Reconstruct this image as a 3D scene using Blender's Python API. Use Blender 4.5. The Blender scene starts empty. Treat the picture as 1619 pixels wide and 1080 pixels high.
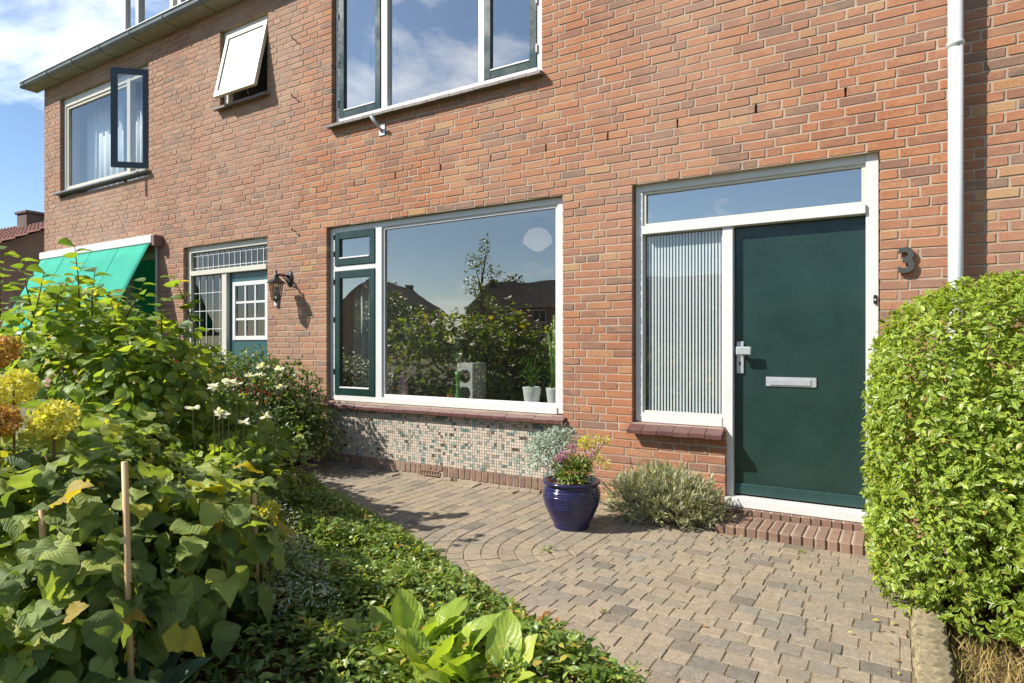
import bpy, bmesh, math, random
import numpy as np
from mathutils import Matrix, Vector
R = random.Random(7); NR = np.random.default_rng(7)
sc = bpy.context.scene; col = sc.collection
# ------------------------------------------------------------------ camera, sky, sun, exposure
F, CX, CY, CD, CH = 1000.0, 809.5, 546.0, 4.72, 1.26
TH = math.atan2(F, 1630.0); S, C = math.sin(TH), math.cos(TH)
cam = bpy.data.cameras.new('camera'); co = bpy.data.objects.new('camera', cam); col.objects.link(co)
co.location = (0, -CD, CH); co.rotation_euler = (math.pi/2, 0, TH)
cam.sensor_width = 36; cam.lens = 36*F/1619; cam.shift_y = (CY-540)/1619; cam.clip_end = 800; cam.clip_start = .05
sc.camera = co
SUN = Vector((1.18, 1.0, -1.35)).normalized()
w = bpy.data.worlds.new('World'); sc.world = w; w.use_nodes = True
nt = w.node_tree; nt.nodes.clear()
def wn(t, **k):
    n = nt.nodes.new(t)
    for a, b in k.items(): setattr(n, a, b)
    return n
sky = wn('ShaderNodeTexSky', sky_type='NISHITA', sun_disc=False)
sky.sun_elevation = math.asin(-SUN.z); sky.sun_rotation = math.atan2(-SUN.x, -SUN.y)
sky.altitude = 10; sky.air_density = 1.0; sky.dust_density = .05; sky.ozone_density = 3.0
tc = wn('ShaderNodeTexCoord'); mp = wn('ShaderNodeMapping'); mp.inputs['Scale'].default_value = (1, 1, 2.6); mp.inputs['Location'].default_value = (.3, 1.1, 0)
cn = wn('ShaderNodeTexNoise'); cn.inputs['Scale'].default_value = 2.3; cn.inputs['Detail'].default_value = 9; cn.inputs['Roughness'].default_value = .6; cn.inputs['Distortion'].default_value = .35
cr = wn('ShaderNodeMapRange'); cr.inputs['From Min'].default_value = .50; cr.inputs['From Max'].default_value = .74
mx = wn('ShaderNodeMix', data_type='RGBA'); mx.inputs[7].default_value = (13, 13.4, 14, 1)
bg = wn('ShaderNodeBackground'); bg.inputs['Strength'].default_value = .095; ow = wn('ShaderNodeOutputWorld')
L = nt.links.new
L(tc.outputs['Generated'], mp.inputs['Vector']); L(mp.outputs[0], cn.inputs['Vector']); L(cn.outputs[0], cr.inputs['Value'])
L(cr.outputs[0], mx.inputs[0]); L(sky.outputs[0], mx.inputs[6]); L(mx.outputs[2], bg.inputs['Color']); L(bg.outputs[0], ow.inputs['Surface'])
sl = bpy.data.lights.new('sun', 'SUN'); sl.energy = 4.9; sl.angle = math.radians(.53); sl.color = (1, .945, .86)
so = bpy.data.objects.new('sun', sl); col.objects.link(so); so.rotation_euler = SUN.to_track_quat('-Z', 'Y').to_euler(); so.location = (-12, -12, 15)
sc.view_settings.view_transform = 'Standard'; sc.view_settings.look = 'None'; sc.view_settings.gamma = 1; sc.view_settings.exposure = .76
sc.cycles.use_denoising = True; sc.cycles.max_bounces = 7; sc.cycles.transparent_max_bounces = 16; sc.cycles.caustics_reflective = False; sc.cycles.caustics_refractive = False
sc.cycles.diffuse_bounces = 3

# ------------------------------------------------------------------ helpers
def ray(px, py):
    u = (px-CX)/F; v = (CY-py)/F
    return -S+u*C, C+u*S, v
def onwall(px, py, Y=0.0):
    d = ray(px, py); t = (Y+CD)/d[1]; return d[0]*t, CH+d[2]*t
def wx(px, Y): return onwall(px, 546, Y)[0]
def atd(px, py, dep):
    d = ray(px, py); return Vector((d[0]*dep, d[1]*dep-CD, CH+d[2]*dep))
def proj(P):
    P = np.asarray(P, float); X = P[..., 0]; Y = P[..., 1]+CD; Z = P[..., 2]-CH
    zf = -S*X+C*Y; xr = C*X+S*Y; zs = np.where(zf > .05, zf, 1e9)
    return CX+F*xr/zs, CY-F*Z/zs, zf
def srgb(r, g, b):
    f = lambda c: (c/255/12.92) if c <= 10 else ((c/255+.055)/1.055)**2.4
    return (f(r), f(g), f(b), 1)
def tag(o, label, cat, group=None, kind=None):
    if label: o['label'] = label
    if cat: o['category'] = cat
    if group: o['group'] = group
    if kind: o['kind'] = kind
    return o
def empty(name, loc, label=None, cat=None, group=None):
    o = bpy.data.objects.new(name, None); col.objects.link(o); o.location = loc; o.empty_display_size = .1
    return tag(o, label, cat, group)
def wloc(o):
    v = Vector((0, 0, 0))
    while o is not None: v += o.location; o = o.parent
    return v
def link(name, me, mat=None, parent=None, loc=None):
    o = bpy.data.objects.new(name, me); col.objects.link(o)
    if mat is not None and not me.materials: me.materials.append(mat)
    if parent is not None: o.parent = parent
    if loc is not None: o.location = loc
    return o
class MB:
    """collects polygons in world coordinates, with one random value per vertex"""
    def __init__(s): s.v = []; s.f = []; s.r = []; s.uv = None
    def add(s, vs, fs, r=0.0):
        n = len(s.v); s.v += [tuple(v) for v in vs]; s.r += [r]*len(vs); s.f += [tuple(n+i for i in f) for f in fs]
    def box(s, x0, x1, y0, y1, z0, z1, r=0.0, ch=0.0):
        if ch <= 0:
            v = [(x, y, z) for z in (z0, z1) for y in (y0, y1) for x in (x0, x1)]
            s.add(v, [(0, 2, 3, 1), (4, 5, 7, 6), (0, 1, 5, 4), (2, 6, 7, 3), (0, 4, 6, 2), (1, 3, 7, 5)], r); return
        bm = bmesh.new(); bmesh.ops.create_cube(bm, size=1)
        for q in bm.verts: q.co = ((x0+x1)/2+q.co.x*(x1-x0), (y0+y1)/2+q.co.y*(y1-y0), (z0+z1)/2+q.co.z*(z1-z0))
        bmesh.ops.bevel(bm, geom=bm.edges[:], offset=min(ch, .3*min(x1-x0, y1-y0, z1-z0)), segments=1, affect='EDGES')
        bm.verts.index_update(); s.add([q.co for q in bm.verts], [[q.index for q in f.verts] for f in bm.faces], r); bm.free()
    def tube(s, pts, rad, n=6, r=0.0, cap=True):
        pts = [Vector(p) for p in pts]
        if not hasattr(rad, '__len__'): rad = [rad]*len(pts)
        vs = []; prev = None
        for i, p in enumerate(pts):
            d = (pts[min(i+1, len(pts)-1)]-pts[max(i-1, 0)]).normalized()
            a = prev if prev is not None else (Vector((0, 0, 1)) if abs(d.z) < .9 else Vector((1, 0, 0)))
            a = (a-d*a.dot(d)).normalized(); prev = a; b = d.cross(a)
            for k in range(n):
                t = 2*math.pi*k/n; vs.append(p+(a*math.cos(t)+b*math.sin(t))*rad[i])
        fs = [(i*n+k, i*n+(k+1) % n, (i+1)*n+(k+1) % n, (i+1)*n+k) for i in range(len(pts)-1) for k in range(n)]
        if cap: fs += [tuple(range(n-1, -1, -1)), tuple((len(pts)-1)*n+k for k in range(n))]
        s.add(vs, fs, r)
    def lathe(s, prof, cx, cy, n=32, r=0.0, cap=True):
        vs = [(cx+q*math.cos(2*math.pi*k/n), cy+q*math.sin(2*math.pi*k/n), z) for q, z in prof for k in range(n)]
        fs = [(i*n+k, i*n+(k+1) % n, (i+1)*n+(k+1) % n, (i+1)*n+k) for i in range(len(prof)-1) for k in range(n)]
        if cap: fs += [tuple(range(n-1, -1, -1)), tuple((len(prof)-1)*n+k for k in range(n))]
        s.add(vs, fs, r)
    def build(s, name, mat, parent=None, smooth=False, kind=None):
        off = wloc(parent) if parent is not None else Vector((0, 0, 0))
        if parent is None and s.v:
            a = np.array(s.v); off = Vector(((a[:, 0].min()+a[:, 0].max())/2, (a[:, 1].min()+a[:, 1].max())/2, a[:, 2].min()))
        a = np.array(s.v)-np.array(off)
        me = bpy.data.meshes.new(name); me.from_pydata(a.tolist(), [], s.f); me.validate()
        at = me.attributes.new('rnd', 'FLOAT', 'POINT'); at.data.foreach_set('value', s.r)
        if smooth: me.polygons.foreach_set('use_smooth', [True]*len(me.polygons))
        o = link(name, me, mat, parent, off if parent is None else None)
        if kind: o['kind'] = kind
        return o
def piece(name, mat, parent, x0, x1, y0, y1, z0, z1, ch=.003):
    m = MB(); m.box(x0, x1, y0, y1, z0, z1, 0, ch); return m.build(name, mat, parent)

# ------------------------------------------------------------------ materials
def newmat(name):
    m = bpy.data.materials.new(name); m.use_nodes = True; n = m.node_tree; n.nodes.clear()
    o = n.nodes.new('ShaderNodeOutputMaterial'); p = n.nodes.new('ShaderNodeBsdfPrincipled'); n.links.new(p.outputs[0], o.inputs[0])
    return m, n, p, o
def N(n, t, **k):
    x = n.nodes.new(t)
    for a, b in k.items():
        if a in x.inputs.keys() if isinstance(a, str) else False: x.inputs[a].default_value = b
        else: setattr(x, a, b)
    return x
def noise(n, scale, detail=4, rough=.55, coord='Object', vec=None, stretch=None):
    t = N(n, 'ShaderNodeTexCoord'); x = N(n, 'ShaderNodeTexNoise'); x.inputs['Scale'].default_value = scale; x.inputs['Detail'].default_value = detail; x.inputs['Roughness'].default_value = rough
    src = vec if vec is not None else t.outputs[coord]
    if stretch:
        q = N(n, 'ShaderNodeMapping'); q.inputs['Scale'].default_value = stretch; n.links.new(src, q.inputs[0]); src = q.outputs[0]
    n.links.new(src, x.inputs['Vector']); return x.outputs[0]
def ramp(n, fac, stops, interp='LINEAR'):
    r = N(n, 'ShaderNodeValToRGB'); e = r.color_ramp.elements; r.color_ramp.interpolation = interp
    while len(e) < len(stops): e.new(.5)
    for q, (p, c) in zip(e, stops): q.position = p; q.color = c
    n.links.new(fac, r.inputs[0]); return r.outputs[0]
def mixc(n, fac, a, b, mode='MIX'):
    m = N(n, 'ShaderNodeMix', data_type='RGBA', blend_type=mode)
    for i, v in ((0, fac), (6, a), (7, b)):
        if hasattr(v, 'is_linked'): n.links.new(v, m.inputs[i])
        else: m.inputs[i].default_value = v
    return m.outputs[2]
def math_(n, op, a, b=0.0, c=0.0):
    m = N(n, 'ShaderNodeMath', operation=op)
    for i, v in enumerate((a, b, c)):
        if hasattr(v, 'is_linked'): n.links.new(v, m.inputs[i])
        else: m.inputs[i].default_value = v
    return m.outputs[0]
def bump(n, p, h, st, dist=.002):
    b = N(n, 'ShaderNodeBump'); b.inputs['Strength'].default_value = st; b.inputs['Distance'].default_value = dist
    n.links.new(h, b.inputs['Height']); n.links.new(b.outputs[0], p.inputs['Normal'])
def rndval(n):
    a = N(n, 'ShaderNodeAttribute'); a.attribute_name = 'rnd'; oi = N(n, 'ShaderNodeObjectInfo')
    g = math_(n, 'GREATER_THAN', a.outputs['Fac'], 1e-5); return math_(n, 'ADD', math_(n, 'MULTIPLY', oi.outputs['Random'], math_(n, 'SUBTRACT', 1.0, g)), a.outputs['Fac'])
def paint(name, c, rough=.45, var=.12, bumpst=.08, scale=9, metal=0.0, spec=.5, stretch=None):
    m, n, p, o = newmat(name); f = noise(n, scale, 6, .6, stretch=stretch)
    d = tuple(x*(1-var) for x in c[:3])+(1,); e = tuple(min(1, x*(1+var)) for x in c[:3])+(1,)
    n.links.new(ramp(n, f, [(.3, d), (.7, e)]), p.inputs['Base Color']); p.inputs['Roughness'].default_value = rough; p.inputs['Metallic'].default_value = metal
    p.inputs['Specular IOR Level'].default_value = spec
    bump(n, p, noise(n, scale*14, 3), bumpst); return m
def mat_brick(name, stops, pale):
    m, n, p, o = newmat(name); r = rndval(n); geo = N(n, 'ShaderNodeNewGeometry')
    base = ramp(n, r, stops)
    # second tone folded through single bricks, offset by the brick's own value
    off = N(n, 'ShaderNodeCombineXYZ'); n.links.new(math_(n, 'MULTIPLY', r, 37.0), off.inputs[1])
    vm = N(n, 'ShaderNodeVectorMath', operation='ADD'); n.links.new(geo.outputs['Position'], vm.inputs[0]); n.links.new(off.outputs[0], vm.inputs[1])
    f1 = noise(n, 7, 3, .5, vec=vm.outputs[0], stretch=(1, 1, 2.2)); f2 = noise(n, 75, 5, .6, vec=vm.outputs[0])
    k = N(n, 'ShaderNodeMapRange'); k.inputs[1].default_value = .5; k.inputs[2].default_value = .66; n.links.new(f1, k.inputs[0])
    c1 = mixc(n, math_(n, 'MULTIPLY', k.outputs[0], .5), base, pale)
    c2 = mixc(n, math_(n, 'MULTIPLY', math_(n, 'SUBTRACT', f2, .32), 1.15), c1, (.34, .24, .19, 1), 'MULTIPLY')
    big = noise(n, .55, 3, .5, vec=geo.outputs['Position'])
    n.links.new(mixc(n, ramp(n, big, [(.35, (0, 0, 0, 1)), (.7, (.35, .35, .35, 1))]), mixc(n, ramp(n, noise(n, 1.1, 5, .65, vec=geo.outputs['Position'], stretch=(1.6, 1, .35)), [(.5, (0, 0, 0, 1)), (.72, (.4, .4, .4, 1))]), c2, (.22, .15, .11, 1)), (.44, .33, .25, 1)), p.inputs['Base Color'])
    p.inputs['Roughness'].default_value = .88; p.inputs['Specular IOR Level'].default_value = .25; bump(n, p, f2, .35, .004); return m
BR = [(0, srgb(116, 100, 88)), (.025, srgb(134, 106, 90)), (.10, srgb(146, 104, 84)), (.28, srgb(160, 108, 82)), (.5, srgb(170, 112, 80)), (.72, srgb(176, 118, 82)), (.86, srgb(166, 114, 86)), (.95, srgb(176, 130, 92)), (1, srgb(178, 144, 102))]
M_brick = mat_brick('brick_orange', BR, srgb(184, 136, 98))
M_step = mat_brick('brick_step', [(0, srgb(116, 94, 82)), (.5, srgb(132, 102, 86)), (1, srgb(146, 116, 96))], srgb(150, 130, 106))
BL = [(0, srgb(126, 106, 94)), (.06, srgb(142, 110, 94)), (.3, srgb(156, 114, 92)), (.6, srgb(166, 122, 96)), (.85, srgb(160, 118, 96)), (1, srgb(172, 138, 110))]
M_brickl = mat_brick('brick_pale', BL, srgb(178, 142, 114))
M_mortar = paint('mortar', srgb(164, 148, 130), .95, .22, .5, 3, spec=.2)
M_white = paint('white_paint', srgb(206, 206, 203), .38, .04, .05, 5)
M_cream = paint('cream_paint', srgb(196, 192, 178), .42, .05, .05, 5)
M_green = paint('dark_green_paint', srgb(30, 54, 49), .2, .22, .12, 2.2)
M_wb = paint('weather_board_paint', srgb(38, 64, 62), .3, .15, .05, 5)
M_teal = paint('teal_paint', srgb(44, 84, 86), .35, .12, .05, 5)
M_blue = paint('dark_slate_paint', srgb(42, 54, 66), .35, .1, .04, 5)
M_zinc = paint('zinc', srgb(118, 124, 124), .5, .2, .12, 6, metal=.6, stretch=(1, 1, 1))
M_soffit = paint('soffit_board', srgb(150, 146, 132), .75, .15, .2, 5, stretch=(.4, 3, 3))
M_fascia = paint('fascia', srgb(120, 96, 84), .8, .1, .15, 5)
M_pipe = paint('pvc_white', srgb(204, 206, 206), .33, .04, .03, 3)
M_silver = paint('brushed_aluminium', srgb(196, 198, 200), .38, .08, .05, 20, metal=.55)
M_black = paint('black_metal', srgb(30, 30, 32), .42, .2, .15, 20)
M_number = paint('grey_number', srgb(66, 66, 64), .5, .12, .1, 30)
M_sill = paint('glazed_sill_tile', srgb(96, 66, 62), .35, .22, .12, 9)
M_sillgrey = paint('grey_sill_tile', srgb(112, 104, 98), .6, .2, .15, 9)
def sheen(m_):
    n = m_.node_tree; p = [x for x in n.nodes if x.type == 'BSDF_PRINCIPLED'][0]; n.links.new(ramp(n, noise(n, 3.5, 7, .7), [(.35, (.2, .2, .2, 1)), (.7, (.38, .38, .38, 1))]), p.inputs['Roughness'])
sheen(M_green); sheen(M_pipe)
M_lead = paint('lead_came', srgb(196, 198, 196), .5, .1, .1, 20)
M_plaster = paint('interior_plaster', srgb(196, 196, 190), .9, .04, .05, 3)
M_woodfloor = paint('oak_floor', srgb(136, 104, 76), .5, .2, .1, 4, stretch=(1, 8, 1))
M_curtain = paint('white_curtain', srgb(226, 228, 232), .9, .05, .1, 14)
M_bluecurtain = paint('blue_curtain', srgb(128, 160, 206), .9, .08, .1, 14)
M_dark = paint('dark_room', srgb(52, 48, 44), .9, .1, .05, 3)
M_screen = paint('black_screen', srgb(10, 10, 12), .2, .1, .01, 3)
M_soil = paint('soil', srgb(84, 66, 50), .98, .3, .9, 16, spec=.1)
M_bark = paint('bark', srgb(110, 86, 66), .9, .25, .6, 20, spec=.2)
M_bamboo = paint('bamboo', srgb(196, 160, 112), .6, .15, .2, 14, stretch=(1, 1, .2))
M_awning = paint('awning_fabric', srgb(44, 172, 146), .85, .12, .15, 4)
M_stone = paint('mossy_stone', srgb(140, 128, 100), .95, .4, 1.0, 60, spec=.15)
M_greystone = paint('concrete', srgb(150, 142, 130), .95, .15, .5, 10, spec=.15)
def mat_awn():
    n = M_awning.node_tree; p = [x for x in n.nodes if x.type == 'BSDF_PRINCIPLED'][0]; o = [x for x in n.nodes if x.type == 'OUTPUT_MATERIAL'][0]
    t = N(n, 'ShaderNodeBsdfTranslucent'); t.inputs[0].default_value = srgb(30, 200, 160); x = N(n, 'ShaderNodeMixShader'); x.inputs[0].default_value = .25
    n.links.new(p.outputs[0], x.inputs[1]); n.links.new(t.outputs[0], x.inputs[2]); n.links.new(x.outputs[0], o.inputs[0])
mat_awn()
def mat_glass(name, tint=(.95, .97, .96, 1), refl=3.7, add=.13, wob=.0025, rough=0.0):
    m, n, p, o = newmat(name); n.nodes.remove(p)
    fr = N(n, 'ShaderNodeFresnel'); fr.inputs[0].default_value = 1.5; g = N(n, 'ShaderNodeBsdfGlossy'); g.inputs['Roughness'].default_value = rough; g.inputs[0].default_value = (1.0, .94, .87, 1)
    t = N(n, 'ShaderNodeBsdfTransparent'); t.inputs[0].default_value = tint; x = N(n, 'ShaderNodeMixShader')
    k = math_(n, 'MULTIPLY_ADD', fr.outputs[0], refl, add); gb_ = N(n, 'ShaderNodeNewGeometry'); mn = math_(n, 'MULTIPLY', math_(n, 'MINIMUM', k, .9), math_(n, 'SUBTRACT', 1.0, gb_.outputs['Backfacing']))
    n.links.new(mn, x.inputs[0]); n.links.new(t.outputs[0], x.inputs[1]); n.links.new(g.outputs[0], x.inputs[2]); n.links.new(x.outputs[0], o.inputs[0])
    b = N(n, 'ShaderNodeBump'); b.inputs['Strength'].default_value = .5; b.inputs['Distance'].default_value = wob; n.links.new(noise(n, 2.2, 1, .4), b.inputs['Height']); n.links.new(b.outputs[0], g.inputs['Normal']); return m
M_glass = mat_glass('window_glass'); M_glassup = mat_glass('upper_glass', refl=6.0, add=.22); M_lamp = mat_glass('lantern_glass', (.7, .68, .62, 1), 1.5, .02)
M_clear = mat_glass('clear_glass', refl=2.0, add=.04); M_leaded = mat_glass('leaded_glass', (.7, .72, .68, 1), 1.6, .0, .012)
M_reed = mat_glass('reeded_glass', (.62, .72, .74, 1), 3.2, .08, 0.0, .12)
def mat_frost():
    m, n, p, o = newmat('frosted_glass'); p.inputs['Base Color'].default_value = srgb(158, 160, 156); p.inputs['Roughness'].default_value = .35
    wv = N(n, 'ShaderNodeTexWave', bands_direction='X'); wv.inputs['Scale'].default_value = 22; t = N(n, 'ShaderNodeTexCoord'); n.links.new(t.outputs['Object'], wv.inputs[0]); bump(n, p, wv.outputs['Fac'], .25, .004); return m
M_frost = mat_frost()
def mat_mosaic():
    m, n, p, o = newmat('mosaic_tile'); r = rndval(n)
    c = ramp(n, r, [(0, srgb(196, 182, 166)), (.36, srgb(204, 192, 176)), (.60, srgb(188, 180, 166)), (.72, srgb(160, 168, 158)), (.81, srgb(130, 146, 138)), (.89, srgb(154, 142, 124)), (.935, srgb(104, 122, 116)), (.97, srgb(96, 84, 74))], 'CONSTANT')
    n.links.new(mixc(n, .25, c, ramp(n, noise(n, 40, 3), [(.3, (.55, .5, .45, 1)), (.7, (1, 1, 1, 1))]), 'MULTIPLY'), p.inputs['Base Color']); p.inputs['Roughness'].default_value = .32; return m
M_mosaic = mat_mosaic()
def mat_paver():
    m, n, p, o = newmat('paver'); r = rndval(n); g = N(n, 'ShaderNodeNewGeometry')
    c = ramp(n, r, [(0, srgb(112, 106, 99)), (.12, srgb(130, 124, 115)), (.36, srgb(142, 133, 120)), (.55, srgb(148, 137, 121)), (.75, srgb(153, 141, 124)), (.92, srgb(159, 145, 126)), (1, srgb(138, 133, 124))])
    sp = noise(n, 210, 2, .6, vec=g.outputs['Position']); md = noise(n, 26, 5, .6, vec=g.outputs['Position']); bg_ = noise(n, 1.3, 4, .55, vec=g.outputs['Position'])
    c = mixc(n, ramp(n, bg_, [(.42, (0, 0, 0, 1)), (.66, (.6, .6, .6, 1))]), c, srgb(164, 148, 124))
    c = mixc(n, ramp(n, bg_, [(.30, (.55, .55, .55, 1)), (.46, (0, 0, 0, 1))]), c, srgb(138, 132, 118))
    c = mixc(n, .8, c, ramp(n, sp, [(.36, (.5, .48, .46, 1)), (.5, (.95, .95, .95, 1)), (.6, (1, 1, 1, 1)), (.68, (1.7, 1.7, 1.6, 1))]), 'MULTIPLY')
    c = mixc(n, .55, c, ramp(n, md, [(.3, (.62, .6, .56, 1)), (.65, (1.08, 1.06, 1.0, 1))]), 'MULTIPLY')
    c = mixc(n, ramp(n, noise(n, 5, 7, .7, vec=g.outputs['Position']), [(.5, (0, 0, 0, 1)), (.68, (.55, .55, .55, 1))]), c, srgb(132, 116, 92)); n.links.new(c, p.inputs['Base Color']); p.inputs['Roughness'].default_value = .92; p.inputs['Specular IOR Level'].default_value = .2
    bump(n, p, math_(n, 'ADD', md, math_(n, 'MULTIPLY', sp, .5)), .5, .004); return m
M_paver = mat_paver()
def mat_sand():
    m, n, p, o = newmat('joint_sand'); f = noise(n, 4, 8, .7); g = noise(n, 90, 4, .6)
    c = ramp(n, f, [(.38, srgb(110, 98, 80)), (.56, srgb(134, 118, 94)), (.66, srgb(108, 108, 66))]); n.links.new(mixc(n, .6, c, ramp(n, g, [(.3, (.5, .48, .45, 1)), (.7, (1.1, 1.1, 1.1, 1))]), 'MULTIPLY'), p.inputs['Base Color'])
    p.inputs['Roughness'].default_value = 1; bump(n, p, g, .8, .006); return m
M_sand = mat_sand()
def mat_glaze():
    m, n, p, o = newmat('blue_glaze'); f = noise(n, 5, 5, .6)
    n.links.new(ramp(n, f, [(.3, srgb(20, 18, 50)), (.6, srgb(36, 32, 82)), (.8, srgb(52, 46, 82))]), p.inputs['Base Color']); p.inputs['Roughness'].default_value = .16; p.inputs['Coat Weight'].default_value = .5; bump(n, p, noise(n, 30, 3), .08); return m
M_glaze = mat_glaze()
def leafmat(name, stops, trans=.32, rough=.42, vein=.0, edge=None, veins=9, gloss=.4, back=1.25):
    m, n, p, o = newmat(name); r = rndval(n); c = ramp(n, r, stops)
    uv = N(n, 'ShaderNodeUVMap'); uv.uv_map = 'uv'; sx = N(n, 'ShaderNodeSeparateXYZ'); n.links.new(uv.outputs[0], sx.inputs[0])
    au = math_(n, 'ABSOLUTE', math_(n, 'SUBTRACT', sx.outputs[0], .5)); g = N(n, 'ShaderNodeNewGeometry')
    nz = noise(n, 24, 4, .6, vec=g.outputs['Position']); c = mixc(n, .5, c, ramp(n, nz, [(.3, (.72, .74, .7, 1)), (.7, (1.15, 1.12, 1.05, 1))]), 'MULTIPLY')
    if edge: c = mixc(n, ramp(n, math_(n, 'ADD', au, math_(n, 'MULTIPLY', math_(n, 'SUBTRACT', nz, .5), .3)), [(.26, (0, 0, 0, 1)), (.42, (1, 1, 1, 1))]), c, edge)
    if vein:
        ph = math_(n, 'SUBTRACT', math_(n, 'MULTIPLY', sx.outputs[1], veins), math_(n, 'MULTIPLY', au, veins*.9)); sn = math_(n, 'ABSOLUTE', math_(n, 'SINE', math_(n, 'MULTIPLY', ph, math.pi)))
        ln = math_(n, 'MINIMUM', sn, math_(n, 'MULTIPLY', au, 22.0)); vl = ramp(n, ln, [(0, (1, 1, 1, 1)), (.28, (0, 0, 0, 1))])
        c = mixc(n, math_(n, 'MULTIPLY', vl, vein), c, (.34, .42, .16, 1)); bump(n, p, math_(n, 'ADD', math_(n, 'MULTIPLY', math_(n, 'MINIMUM', ln, .8), .5), nz), .5, .006)
    n.links.new(c, p.inputs['Base Color']); p.inputs['Roughness'].default_value = rough; p.inputs['Specular IOR Level'].default_value = gloss
    t = N(n, 'ShaderNodeBsdfTranslucent'); n.links.new(mixc(n, 1.0, c, (1.5, 1.5, .55, 1), 'MULTIPLY'), t.inputs[0]); x = N(n, 'ShaderNodeMixShader'); x.inputs[0].default_value = trans
    n.links.new(p.outputs[0], x.inputs[1]); n.links.new(t.outputs[0], x.inputs[2]); n.links.new(x.outputs[0], o.inputs[0]); return m
G = lambda *a: srgb(*a)
M_hyd = leafmat('hydrangea_leaf', [(0, G(82, 102, 54)), (.35, G(120, 138, 76)), (.7, G(146, 162, 88)), (.9, G(168, 178, 92)), (.97, G(186, 176, 62)), (1, G(164, 136, 64))], .45, .55, .12)
M_heart = leafmat('heart_leaf', [(0, G(92, 118, 58)), (.45, G(124, 148, 68)), (.8, G(152, 172, 76)), (.95, G(180, 188, 84)), (1, G(194, 168, 84))], .46, .34, .12)
M_fuch = leafmat('small_leaf', [(0, G(62, 84, 46)), (.5, G(90, 112, 56)), (.88, G(122, 142, 68)), (.98, G(150, 148, 70)), (1, G(140, 90, 60))], .34, .42)
M_lobed = leafmat('lobed_leaf', [(0, G(92, 118, 54)), (.5, G(122, 146, 66)), (1, G(158, 172, 76))], .42, .45, .15)
M_hedge = leafmat('hedge_leaf', [(0, G(70, 98, 38)), (.3, G(104, 132, 48)), (.7, G(134, 160, 58)), (.96, G(168, 182, 72)), (1, G(150, 112, 66))], .36, .36, 0, G(176, 186, 80))
M_cover = leafmat('cover_leaf', [(0, G(86, 110, 52)), (.5, G(116, 140, 64)), (.9, G(150, 166, 78)), (.96, G(180, 168, 74)), (1, G(164, 112, 64))], .36, .36)
M_coverred = leafmat('bronze_leaf', [(0, G(150, 104, 62)), (1, G(176, 132, 78))], .3, .5)
M_grey = leafmat('grey_leaf', [(0, G(148, 154, 132)), (.6, G(176, 182, 162)), (1, G(144, 152, 112))], .2, .7)
M_silver2 = leafmat('silver_leaf', [(0, G(142, 158, 148)), (.6, G(172, 186, 176)), (1, G(120, 142, 120))], .2, .6)
M_lav = leafmat('lavender_leaf', [(0, G(136, 140, 112)), (.45, G(168, 170, 142)), (.75, G(166, 170, 108)), (.94, G(190, 190, 166)), (1, G(140, 108, 96))], .2, .7)
M_paddle = leafmat('paddle_leaf', [(0, G(132, 156, 62)), (.5, G(160, 180, 72)), (1, G(190, 200, 92))], .42, .35, .22, veins=7)
M_berg = leafmat('blue_green_leaf', [(0, G(50, 72, 56)), (1, G(70, 92, 68))], .2, .35, .25, veins=7)
M_yelflower = leafmat('yellow_flower', [(0, G(178, 172, 70)), (.6, G(212, 206, 104)), (1, G(226, 220, 140))], .35, .8)
M_orflower = leafmat('orange_flower', [(0, G(158, 116, 62)), (.6, G(188, 146, 80)), (1, G(206, 176, 104))], .3, .8)
M_whflower = leafmat('white_flower', [(0, G(214, 210, 196)), (1, G(238, 236, 226))], .35, .7)
M_pink = leafmat('pink_flower', [(0, G(176, 120, 166)), (1, G(206, 166, 196))], .35, .7)
M_red = leafmat('red_flower', [(0, G(140, 40, 44)), (1, G(172, 72, 62))], .25, .6)
M_drygrass = leafmat('dry_grass', [(0, G(150, 128, 78)), (.7, G(184, 164, 108)), (1, G(120, 122, 60))], .3, .8)
M_moss = leafmat('moss', [(0, G(104, 98, 62)), (.6, G(120, 118, 66)), (1, G(134, 112, 74))], .2, .8)
M_stem = paint('green_stem', srgb(110, 112, 60), .7, .2, .2, 20)

# ------------------------------------------------------------------ leaf templates and foliage
def tmpl(kind, nseg=4, fold=.25, curl=.25, wid=.5, wav=0.0, seed=0, na=1):
    rr = random.Random(seed)
    prof = {'ovate': lambda t: math.sin(math.pi*t**.72)**.9, 'round': lambda t: math.sin(math.pi*t**.62)**.62, 'lance': lambda t: math.sin(math.pi*t**.85)**1.0,
            'paddle': lambda t: .16+.84*math.sin(math.pi*min(1, t**1.55))**.8 if t < 1 else .0, 'needle': lambda t: (1-t)**.5}[kind]
    v = []; uv = []; f = []; m = 2*na+1
    for i in range(nseg+1):
        t = i/nseg; wd = wid*max(prof(t), .02)*(1+wav*rr.uniform(-.16, .16)); zc = -curl*t*t+wav*.05*rr.uniform(-1, 1)+wav*.06*math.sin(t*9+seed)
        for k in range(m):
            a = (k-na)/na; v.append((a*wd/2, t-.5*curl*t*t*.6, zc+fold*abs(a)*wd*.5*(1-.6*wav*abs(a))+wav*.2*wd*rr.uniform(-1, 1)*abs(a))); uv.append((.5+a*.5*.999, t))
    for i in range(nseg):
        for k in range(m-1):
            a = i*m+k; f.append((a, a+1, a+m+1, a+m))
    return np.array(v), f, np.array(uv)
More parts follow.
